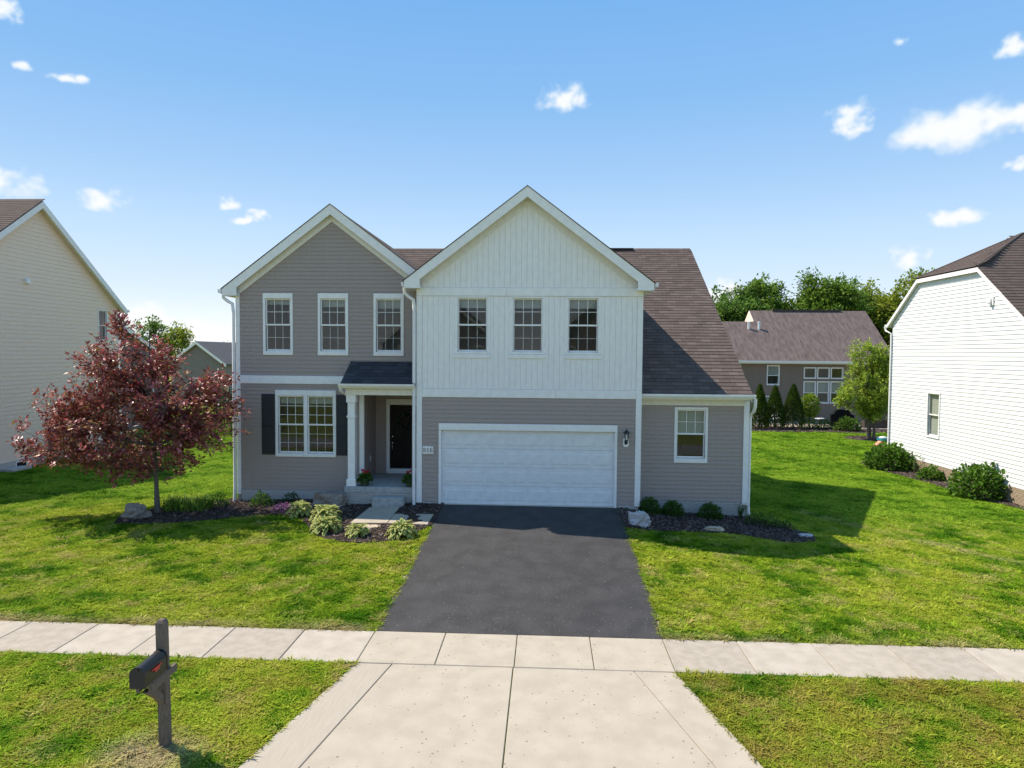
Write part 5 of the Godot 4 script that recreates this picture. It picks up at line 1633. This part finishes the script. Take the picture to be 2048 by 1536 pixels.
func ground() -> void:
	var xs := [-1500.0, -600.0, -250.0, -120.0, -80.0, -60.0, -45.0, -36.0, -30.0]
	var zs := [-1500.0, -600.0, -250.0, -140.0, -100.0, -80.0, -65.0, -52.0, -44.0]
	for k in range(-52, 57):
		xs.append(k * 0.5)
	for k in range(-76, 27):
		zs.append(k * 0.5)
	xs.append_array([32.0, 40.0, 50.0, 60.0, 80.0, 120.0, 250.0, 600.0, 1500.0])
	zs.append_array([14.0, 17.0, 20.8, 20.9, 26.0, 32.0, 42.0, 60.0, 100.0, 250.0, 600.0, 1500.0])
	var b := MB.new()
	for i in xs.size() - 1:
		for j in zs.size() - 1:
			b.quad(on(xs[i], zs[j]), on(xs[i + 1], zs[j]), on(xs[i + 1], zs[j + 1]), on(xs[i], zs[j + 1]), Vector3.UP)
	struct("ground", b, M.soil)
	var ragged := PackedVector2Array()
	for i in drive_poly.size():
		var a := drive_poly[i]
		var e := drive_poly[(i + 1) % drive_poly.size()]
		var n := maxi(1, int(a.distance_to(e) / 0.12))
		for q in n:
			var p := a.lerp(e, float(q) / n)
			if absf(p.x) > 2.2 and p.y > 0.2 and p.y < 7.9:
				p.x += fine.get_noise_2d(p.x * 2.0, p.y * 3.5) * 0.07
			ragged.append(p)
	struct("driveway", drape(ragged, 0.022), M.asphalt)
	# sidewalk panels with open joints
	var sw := struct("sidewalk", bx(Vector3(-40, -0.56, 8.02), Vector3(40, -0.50, 9.15)), M.dirt)
	var k := -9
	while k < 15:
		var x := -2.325 + k * 1.2
		var plain := k >= 0 and k < 4
		part("slab", slab(P2([x + 0.006, 8.0, x + 1.194, 8.0, x + 1.194, 9.17, x + 0.006, 9.17]), 0.026 + rng.randf_range(-0.002, 0.002), 0.14), M.concrete if plain else [M.concrete_worn, M.concrete_worn1, M.concrete_worn2][(k * 7 + 63) % 3], sw)
		k += 1
	# driveway apron in four pours
	var ap := struct("driveway_apron", bx(Vector3(-2.3, -0.70, 9.2), Vector3(2.4, -0.60, 12.3)), M.dirt)
	part("slab", slab(P2([-2.32, 9.185, -1.775, 9.185, -2.40, 12.4, -3.12, 12.4]), 0.024, 0.14), M.concrete_broom, ap)
	part("slab", slab(P2([-1.763, 9.185, 0.055, 9.185, 0.045, 12.4, -2.388, 12.4]), 0.026, 0.14), M.concrete, ap)
	part("slab", slab(P2([0.069, 9.185, 1.855, 9.185, 2.78, 12.4, 0.059, 12.4]), 0.025, 0.14), M.concrete, ap)
	part("slab", slab(P2([1.867, 9.185, 2.46, 9.185, 3.33, 12.4, 2.792, 12.4]), 0.024, 0.14), M.concrete, ap)
	# front walk
	var fw := struct("front_walk", bx(Vector3(-4.4, -0.34, 0.4), Vector3(-2.6, -0.30, 1.8)), M.dirt)
	part("slab", slab(P2([-4.42, 0.335, -3.55, 0.335, -3.55, 1.90, -4.54, 1.84]), 0.045, 0.14), M.concrete, fw)
	part("slab", slab(P2([-3.538, 1.06, -2.47, 1.09, -2.48, 2.02, -3.538, 1.91]), 0.045, 0.14), M.concrete, fw)
	# street
	struct("street", bx(Vector3(-200, -0.75, 12.75), Vector3(200, -0.612, 20.6)), M.street)
	for s in [[-200.0, -3.16], [3.36, 200.0]]:
		struct("kerb", bx(Vector3(s[0], -0.75, 12.42), Vector3(s[1], -0.485, 12.74)), M.concrete)
	for a in 28:
		var t := TAU * a / 28.0
		ring_poly.append(Vector2(20.1 + cos(t) * 1.75, -22.2 + sin(t) * 1.35))
	var heap := func(w: Vector2) -> float: return 0.025 + 0.02 * fine.get_noise_2d(w.x * 3.0, w.y * 3.0)
	struct("mulch_bed", drape(bed_left, 0.012, 0.25, heap), M.mulch)
	struct("mulch_bed", drape(bed_right, 0.012, 0.25, heap), M.mulch)
	struct("mulch_bed", drape(bed_white, 0.03, 0.5, heap), M.mulch)
	struct("mulch_bed", drape(bed_rear, 0.03, 0.5, heap), M.mulch)
	struct("mulch_bed", drape(ring_poly, 0.03, 0.5, heap), M.mulch)
	struct("patio", drape(patio_poly, 0.035), M.concrete)
	# bare dirt strips along the drive
	struct("dirt_strip", drape(P2([2.54, 5.0, 2.62, 5.1, 2.68, 5.9, 2.75, 6.6, 2.76, 7.3, 2.68, 7.98, 2.47, 7.98, 2.49, 7.4, 2.53, 6.4]), 0.012, 0.25), M.dirt)
	struct("dirt_strip", drape(P2([-2.33, 7.9, -2.31, 5.2, -2.37, 3.6, -2.46, 3.0, -2.44, 5.2, -2.42, 7.9]), 0.012, 0.25), M.dirt)

func inside_any(p: Vector2) -> bool:
	if p.y > 7.98 and p.y < 9.19:
		return true
	if p.y > 9.0:
		return Geometry2D.is_point_in_polygon(p, apron_poly)
	if p.y > -1.3 and p.y < 8.0:
		if p.x > -2.5 and p.x < 2.7 and Geometry2D.is_point_in_polygon(p, drive_poly):
			return true
		if Geometry2D.is_point_in_polygon(p, bed_left) or Geometry2D.is_point_in_polygon(p, bed_right):
			return true
		if p.x > -3.6 and p.x < -2.4 and p.y > 1.0 and p.y < 2.1:
			return true
	if p.y < 0.0:
		if p.x > -8.85 and p.x < 6.4:
			return true
		if p.x < -20.45 and p.y < -2.8:
			return true
		if p.x > 14.0 and (p.x > 16.35 or Geometry2D.is_point_in_polygon(p, bed_white)) and p.y > -13.2:
			return true
		if p.y < -20.0 and (Geometry2D.is_point_in_polygon(p, bed_rear) or Geometry2D.is_point_in_polygon(p, ring_poly) or p.y < -27.0 and p.x > 12.0):
			return true
	return false

func mixc(a: Color, b: Color, t: float) -> Color:
	return a.lerp(b, clampf(t, 0.0, 1.0))

func lawn_color(x: float, z: float) -> Color:
	var n1 := patchy.get_noise_2d(x, z)
	var n2 := fine.get_noise_2d(x, z)
	var n3 := patchy.get_noise_2d(x * 3.1 + 70.0, z * 3.1)
	var n4 := fine.get_noise_2d(x * 4.0 + 31.0, z * 4.0)
	var front := smoothstep(-3.0, 1.5, z)
	var c := mixc(Color(0.16, 0.32, 0.018), Color(0.29, 0.44, 0.035), 0.5 + n1 * 0.9 + n3 * 0.5 + n4 * 0.5)
	c = mixc(c, mixc(Color(0.19, 0.34, 0.012), Color(0.42, 0.47, 0.045), 0.5 + n1 * 0.9 + n3 * 0.6 + n4 * 0.8), front)
	c = mixc(c, Color(0.065, 0.18, 0.006), smoothstep(0.10, 0.5, -n1 * 0.45 - n3 * 0.7 - n4 * 0.45))
	var dry := smoothstep(0.08, 0.55, n2 * 0.6 + n3 * 0.4 + n4 * 0.6)
	c = mixc(c, Color(0.52, 0.42, 0.17), dry * lerpf(0.06, 0.62, front))
	if z > 9.0:
		c = mixc(c, Color(0.30, 0.22, 0.05), (0.34 if x > 0.0 else 0.06) + n3 * 0.6 + n4 * 0.4)
	var edge := minf(absf(z - 7.98), absf(z - 9.19))
	if z > 6.0 and z < 9.0:
		c = mixc(c, Color(0.48, 0.39, 0.2), (1.0 - edge / 0.28) * (0.55 + n2))
	var m := Vector2(x + 4.1, (z - 11.6) * 1.2).length()
	if m < 0.75:
		c = mixc(c, Color(0.5, 0.42, 0.22), (1.0 - m / 0.75) * 1.5)
	var s := absf(x - lerpf(9.5, 14.5, (z - 0.0) / 7.0)) if z > -2.0 and x > 8.0 else 9.0
	if s < 0.5:
		c = mixc(c, Color(0.46, 0.41, 0.18), (1.0 - s / 0.5) * 0.6 * (0.7 + n3))
	return c

func tuft(sd: int, blades: int, spread: float) -> ArrayMesh:
	rng.seed = sd
	var b := MB.new()
	for k in blades:
		var a := rng.randf() * TAU
		var p := Vector3(cos(a), 0, sin(a)) * spread * sqrt(rng.randf())
		var o := Vector3(cos(a + rng.randf_range(-1.2, 1.2)), 0, sin(a + rng.randf_range(-1.2, 1.2)))
		var s := Vector3(-o.z, 0, o.x) * 0.0055
		var hgt := rng.randf_range(0.022, 0.044)
		var m := p + Vector3.UP * hgt * 0.75 + o * hgt * 0.5
		var t := p + Vector3.UP * hgt + o * hgt * rng.randf_range(1.0, 1.9)
		var g := rng.randf_range(0.75, 1.2)
		b.col = Color(g * rng.randf_range(0.9, 1.15), g, g)
		b.quad(p - s, p + s, m + s * 0.8, m - s * 0.8)
		b.tri(m - s * 0.8, m + s * 0.8, t)
	return b.mesh()

func grass() -> void:
	var zones := [[-12.0, -1.8, 9.19, 12.38, 1000.0, 1.0], [1.9, 12.0, 9.19, 12.38, 1000.0, 1.0], [-21.0, -2.2, -1.3, 7.98, 640.0, 1.08], [2.4, 18.5, -1.3, 7.98, 640.0, 1.08], [6.3, 16.4, -13.4, -1.3, 330.0, 1.35], [6.3, 24.0, -28.6, -13.4, 130.0, 1.9], [-20.5, -8.8, -13.4, -1.3, 330.0, 1.35], [-24.0, -8.8, -30.0, -13.4, 90.0, 2.0]]
	for v in 2:
		var mesh := tuft(900 + v, 15, 0.042)
		rng.seed = 1234 + v
		var where: Array[Transform3D] = []
		var tint := PackedColorArray()
		for zn in zones:
			var n := int((zn[1] - zn[0]) * (zn[3] - zn[2]) * zn[4] * 0.5)
			for k in n:
				var x := rng.randf_range(zn[0], zn[1])
				var z := rng.randf_range(zn[2], zn[3])
				var reach := (19.2 - z) * 0.86 + 1.0
				if x < 0.5 - reach - 3.0 or x > 0.5 + reach * 0.86 + 3.0:
					continue
				if inside_any(Vector2(x, z)):
					continue
				if Vector2(x + 4.05, z - 11.45).length() < 0.3 and rng.randf() < 0.6:
					continue
				var s: float = zn[5] * rng.randf_range(0.75, 1.3) * (1.6 if rng.randf() < 0.05 else 1.0)
				var bs := Basis(Vector3.UP, rng.randf() * TAU).scaled(Vector3(s, s * rng.randf_range(0.8, 1.2), s))
				where.append(Transform3D(bs, on(x, z, -0.004)))
				var c := lawn_color(x, z)
				var g := rng.randf_range(0.68, 1.3)
				tint.append(Color(c.r * g, c.g * g, c.b * g))
		var mm := MultiMesh.new()
		mm.transform_format = MultiMesh.TRANSFORM_3D
		mm.use_colors = true
		mm.mesh = mesh
		mm.instance_count = where.size()
		for k in where.size():
			mm.set_instance_transform(k, where[k])
			mm.set_instance_color(k, tint[k])
		var o := MultiMeshInstance3D.new()
		o.name = numbered("lawn_grass")
		o.multimesh = mm
		o.material_override = M.grass
		o.set_meta("kind", "stuff")
		add_child(o)
		tag(o, "patchy yellow-green mown grass of the lawns", "grass")

func chips() -> void:
	var b := cb(Vector3(-0.03, -0.006, -0.009), Vector3(0.03, 0.006, 0.009), 0.003)
	var mesh := b.mesh()
	var where: Array[Transform3D] = []
	var tint := PackedColorArray()
	rng.seed = 777
	for bed in [[bed_left, 11000, 1.0], [bed_right, 6500, 1.0], [bed_white, 5000, 1.5], [bed_rear, 3500, 2.2], [ring_poly, 1500, 2.0]]:
		var poly: PackedVector2Array = bed[0]
		var lo := poly[0]
		var hi := poly[0]
		for p in poly:
			lo = lo.min(p)
			hi = hi.max(p)
		for k in int(bed[1]):
			var p := Vector2(rng.randf_range(lo.x, hi.x), rng.randf_range(lo.y, hi.y))
			if not Geometry2D.is_point_in_polygon(p, poly):
				continue
			if p.x > -4.6 and p.x < -2.4 and p.y > 0.0 and p.y < 2.05 and (p.x < -3.52 and p.y < 1.92 or p.y > 1.04):
				continue
			var s: float = bed[2] * rng.randf_range(0.55, 1.35)
			var bs := Basis.from_euler(Vector3(rng.randf_range(-0.5, 0.5), rng.randf() * TAU, rng.randf_range(-0.4, 0.4))).scaled(Vector3(s, s, s * rng.randf_range(0.6, 1.4)))
			where.append(Transform3D(bs, on(p.x, p.y, rng.randf_range(0.04, 0.06))))
			var g := pow(rng.randf(), 2.2)
			tint.append(Color(lerpf(0.032, 0.22, g), lerpf(0.022, 0.165, g), lerpf(0.020, 0.15, g)))
	var mm := MultiMesh.new()
	mm.transform_format = MultiMesh.TRANSFORM_3D
	mm.use_colors = true
	mm.mesh = mesh
	mm.instance_count = where.size()
	for k in where.size():
		mm.set_instance_transform(k, where[k])
		mm.set_instance_color(k, tint[k])
	var o := MultiMeshInstance3D.new()
	o.name = "wood_chips"
	o.multimesh = mm
	o.material_override = M.chip
	o.set_meta("kind", "stuff")
	add_child(o)
	tag(o, "dark shredded wood chips covering the mulch beds", "mulch")

func mailbox() -> void:
	var t := thing("mailbox", "black arched mailbox with a red flag on a weathered wooden post", "mailbox", on(-4.03, 11.38, -0.02))
	t.rotation = Vector3(0, 0.03, 0.016)
	var p := MB.new()
	var r := 0.052
	p.box(Vector3(-r, -0.2, -r), Vector3(r, 1.54, r))
	var q := [Vector3(-r, 1.54, -r), Vector3(r, 1.54, -r), Vector3(r, 1.54, r), Vector3(-r, 1.54, r)]
	var s := [Vector3(-r * 0.6, 1.575, -r * 0.6), Vector3(r * 0.6, 1.575, -r * 0.6), Vector3(r * 0.6, 1.575, r * 0.6), Vector3(-r * 0.6, 1.575, r * 0.6)]
	p.quad(s[0], s[1], s[2], s[3], Vector3.UP)
	for k in 4:
		p.quad(q[k], q[(k + 1) % 4], s[(k + 1) % 4], s[k], (q[k] + q[(k + 1) % 4]) * Vector3(1, 0, 1) + Vector3.UP * 0.05)
	part("post", p, M.wood_grey, t)
	part("arm", bx(Vector3(0.053, 0.89, -0.14), Vector3(0.093, 0.98, 0.42)), M.wood_grey, t)
	part("arm", bx(Vector3(-0.093, 0.89, -0.14), Vector3(-0.053, 0.98, 0.42)), M.wood_grey, t)
	part("mounting_board", bx(Vector3(-0.085, 0.9805, 0.056), Vector3(0.085, 0.998, 0.48)), M.wood_grey, t)
	var br := MB.new()
	br.prism(P2([0.05, 0.52, 0.05, 0.62, 0.13, 0.70, 0.22, 0.78, 0.32, 0.829, 0.42, 0.829, 0.33, 0.76, 0.2, 0.66, 0.11, 0.56, 0.07, 0.51]), -0.03, 0.03)
	part("brace", br, M.wood_grey, t).transform = Transform3D(Basis(Vector3.UP, -PI / 2), Vector3(0, 0.06, 0))
	# arched box
	var prof := PackedVector2Array()
	prof.append(Vector2(-0.085, 0.0))
	prof.append(Vector2(0.085, 0.0))
	for k in 13:
		var a := PI * k / 12.0
		prof.append(Vector2(cos(a) * 0.085, 0.145 + sin(a) * 0.085))
	var b := MB.new()
	b.prism(prof, 0.0, 0.5)
	var body := part("box", b, M.black_metal, t)
	body.position = Vector3(0, 1.0, 0.06)
	body.scale.z = 0.95
	var rim := PackedVector2Array()
	for v in prof:
		rim.append(Vector2(v.x * 1.06, (v.y - 0.11) * 1.05 + 0.11))
	var d := MB.new()
	d.prism(rim, 0.485, 0.51)
	part("door", d, M.black_metal, body)
	var bk := MB.new()
	bk.prism(rim, -0.006, 0.012)
	part("back_plate", bk, M.black_metal, body)
	part("latch", bx(Vector3(-0.02, 0.2, 0.511), Vector3(0.02, 0.245, 0.525)), M.black_metal, body)
	var fl := MB.new()
	fl.prism(P2([0.16, 0.135, 0.36, 0.135, 0.36, 0.12, 0.30, 0.12, 0.30, 0.085, 0.20, 0.085, 0.20, 0.12, 0.16, 0.115]), 0.0, 0.006)
	var fo := part("flag", fl, M.red, t)
	fo.transform = Transform3D(Basis(Vector3.UP, -PI / 2), Vector3(0.098, 1.01, 0.05))

func wreath() -> void:
	var t := thing("door_wreath", "leafy green wreath with small white flowers on the black front door", "wreath", Vector3(-3.96, 2.12, -2.30))
	rng.seed = 66
	var b := MB.new()
	for k in 420:
		var a := rng.randf() * TAU
		var p := Vector3(cos(a) * 0.21, sin(a) * 0.21, 0) + ball() * 0.05
		leaf_at(b, p, Vector3(-sin(a), cos(a), 0.5), 0.07, [[0.03, 0.06, 0.03], [0.05, 0.09, 0.045], [0.02, 0.04, 0.02]], 0.0, 0.45)
	part("foliage", b, M.leaf, t).set_meta("kind", "stuff")
	var f := MB.new()
	for k in 22:
		var a := rng.randf() * TAU
		var p := Vector3(cos(a) * 0.21, sin(a) * 0.21, 0.05) + ball() * 0.04
		f.col = Color(0.7, 0.7, 0.62)
		f.lathe([Vector2(0.0, 0.0), Vector2(0.014, 0.006), Vector2(0.0, 0.014)], p, 6)
	part("blooms", f, M.petal, t).set_meta("kind", "stuff")

func patio_chair(label: String, at: Vector3, turn: float, m: Material) -> void:
	var t := thing("patio_chair", label, "chair", at, turn, "patio chairs behind the brown house")
	part("seat", cb(Vector3(-0.25, 0.4, -0.25), Vector3(0.25, 0.44, 0.25)), m, t)
	var b := MB.new()
	for k in 5:
		b.tube([Vector3(-0.2 + k * 0.1, 0.44, -0.24), Vector3(-0.2 + k * 0.1, 0.95 - absf(k - 2) * 0.04, -0.34)], [0.025, 0.025], 4)
	part("backrest", b, m, t)
	for s in [-0.23, 0.23]:
		var a := MB.new()
		a.tube([Vector3(s, 0.44, -0.22), Vector3(s, 0.66, -0.2), Vector3(s, 0.66, 0.22), Vector3(s, 0.42, 0.23)], [0.018, 0.018, 0.018, 0.018], 4)
		part("armrest", a, m, t)
		for z in [-0.23, 0.23]:
			part("leg", bx(Vector3(s - 0.02, 0.0, z - 0.02), Vector3(s + 0.02, 0.4, z + 0.02)), m, t)

func yard_things() -> void:
	var g := thing("covered_grill", "barbecue grill under a black fitted cover on the patio", "grill", on(21.2, -29.4, 0.035), -0.25)
	var b := MB.new()
	b.prism(P2([-0.75, 0.05, 0.75, 0.05, 0.72, 0.82, 0.5, 0.92, 0.46, 1.08, 0.3, 1.2, -0.3, 1.2, -0.46, 1.08, -0.5, 0.92, -0.74, 0.82]), -0.34, 0.34)
	part("cover", b, M.grill_cover, g)
	for x in [-0.6, 0.6]:
		var w := MB.new()
		w.tube([Vector3(x, 0.06, 0.28), Vector3(x, 0.06, 0.34)], [0.06, 0.06], 10)
		part("wheel", w, M.black_metal, g)
	patio_chair("white patio chair between the first two arborvitae", on(15.75, -30.4, 0.035), 0.3, M.plastic_white)
	patio_chair("white patio chair between the last two arborvitae", on(17.0, -30.3, 0.035), -0.6, M.plastic_white)
	patio_chair("black metal patio chair to the left of the covered grill", on(20.0, -30.2, 0.035), 0.5, M.black_metal)
	var cu := part("cushion", cb(Vector3(-0.24, 0.441, -0.22), Vector3(0.24, 0.5, 0.24), 0.02), M.plastic_white)
	cu.position = on(20.0, -30.2, 0.036)
	cu.rotation.y = 0.5
	tag(cu, "white seat cushion on the black metal patio chair", "cushion")
	var pb := thing("planter_box", "low dark planter box at the patio's right end behind the birch", "planter", on(23.2, -28.9, 0.035))
	part("box", cb(Vector3(-0.8, 0, -0.3), Vector3(0.8, 0.5, 0.3), 0.02), M.bark_dark, pb)
	var rim := MB.new()
	rim.box(Vector3(-0.84, 0.5, -0.34), Vector3(0.84, 0.55, -0.26))
	rim.box(Vector3(-0.84, 0.5, 0.26), Vector3(0.84, 0.55, 0.34))
	part("rim", rim, M.bark_dark, pb)
	# plastic toy by the white house corner
	var t := thing("play_toy", "small white, teal and orange plastic toy at the white house's rear corner", "toy", on(18.75, -18.3), 0.3)
	part("tray", cb(Vector3(-0.3, 0.42, -0.22), Vector3(0.5, 0.56, 0.22), 0.03), M.teal, t)
	var top := MB.new()
	top.lathe([Vector2(0.2, 0.0), Vector2(0.19, 0.05), Vector2(0.1, 0.08), Vector2(0.0, 0.09)], Vector3(-0.1, 0.56, 0), 12)
	part("dome", top, M.plastic_white, t)
	for q in [[-0.22, 0.14], [0.42, 0.14], [-0.22, -0.14], [0.42, -0.14]]:
		var l := MB.new()
		l.tube([Vector3(q[0] - 0.03, 0, q[1]), Vector3(q[0], 0.42, q[1])], [0.05, 0.06], 8)
		part("leg", l, M.orange, t)
	var sl := MB.new()
	sl.sheet(Vector3(-0.3, 0.4, -0.12), Vector3(-0.3, 0.4, 0.12), Vector3(-0.75, 0.05, 0.12), Vector3(-0.75, 0.05, -0.12), Vector3(0, -0.03, 0))
	part("ramp", sl, M.orange, t)
	# valve cover set in the grass at the sidewalk corner
	var v := thing("valve_cover", "round iron utility cover at the corner of sidewalk and apron", "utility cover", on(-2.40, 9.25, 0.0))
	var c := MB.new()
	c.lathe([Vector2(0.105, -0.05), Vector2(0.105, 0.024), Vector2(0.09, 0.03), Vector2(0.088, 0.024)], Vector3.ZERO, 20)
	part("ring", c, M.rust, v)
	var l := MB.new()
	l.lathe([Vector2(0.086, -0.02), Vector2(0.086, 0.022), Vector2(0.07, 0.026), Vector2(0.0, 0.027)], Vector3.ZERO, 20)
	part("lid", l, M.rust, v)

func _ready() -> void:
	set_stage()
	rng.seed = 1
	patchy.noise_type = FastNoiseLite.TYPE_SIMPLEX_SMOOTH
	patchy.frequency = 0.34
	patchy.fractal_octaves = 3
	patchy.seed = 2
	fine.noise_type = FastNoiseLite.TYPE_SIMPLEX_SMOOTH
	fine.frequency = 1.1
	fine.fractal_octaves = 3
	fine.seed = 6
	make_materials()
	ground()
	main_house()
	beige_house()
	white_house()
	rear_house()
	far_houses()
	plants()
	mailbox()
	wreath()
	yard_things()
	chips()
	grass()
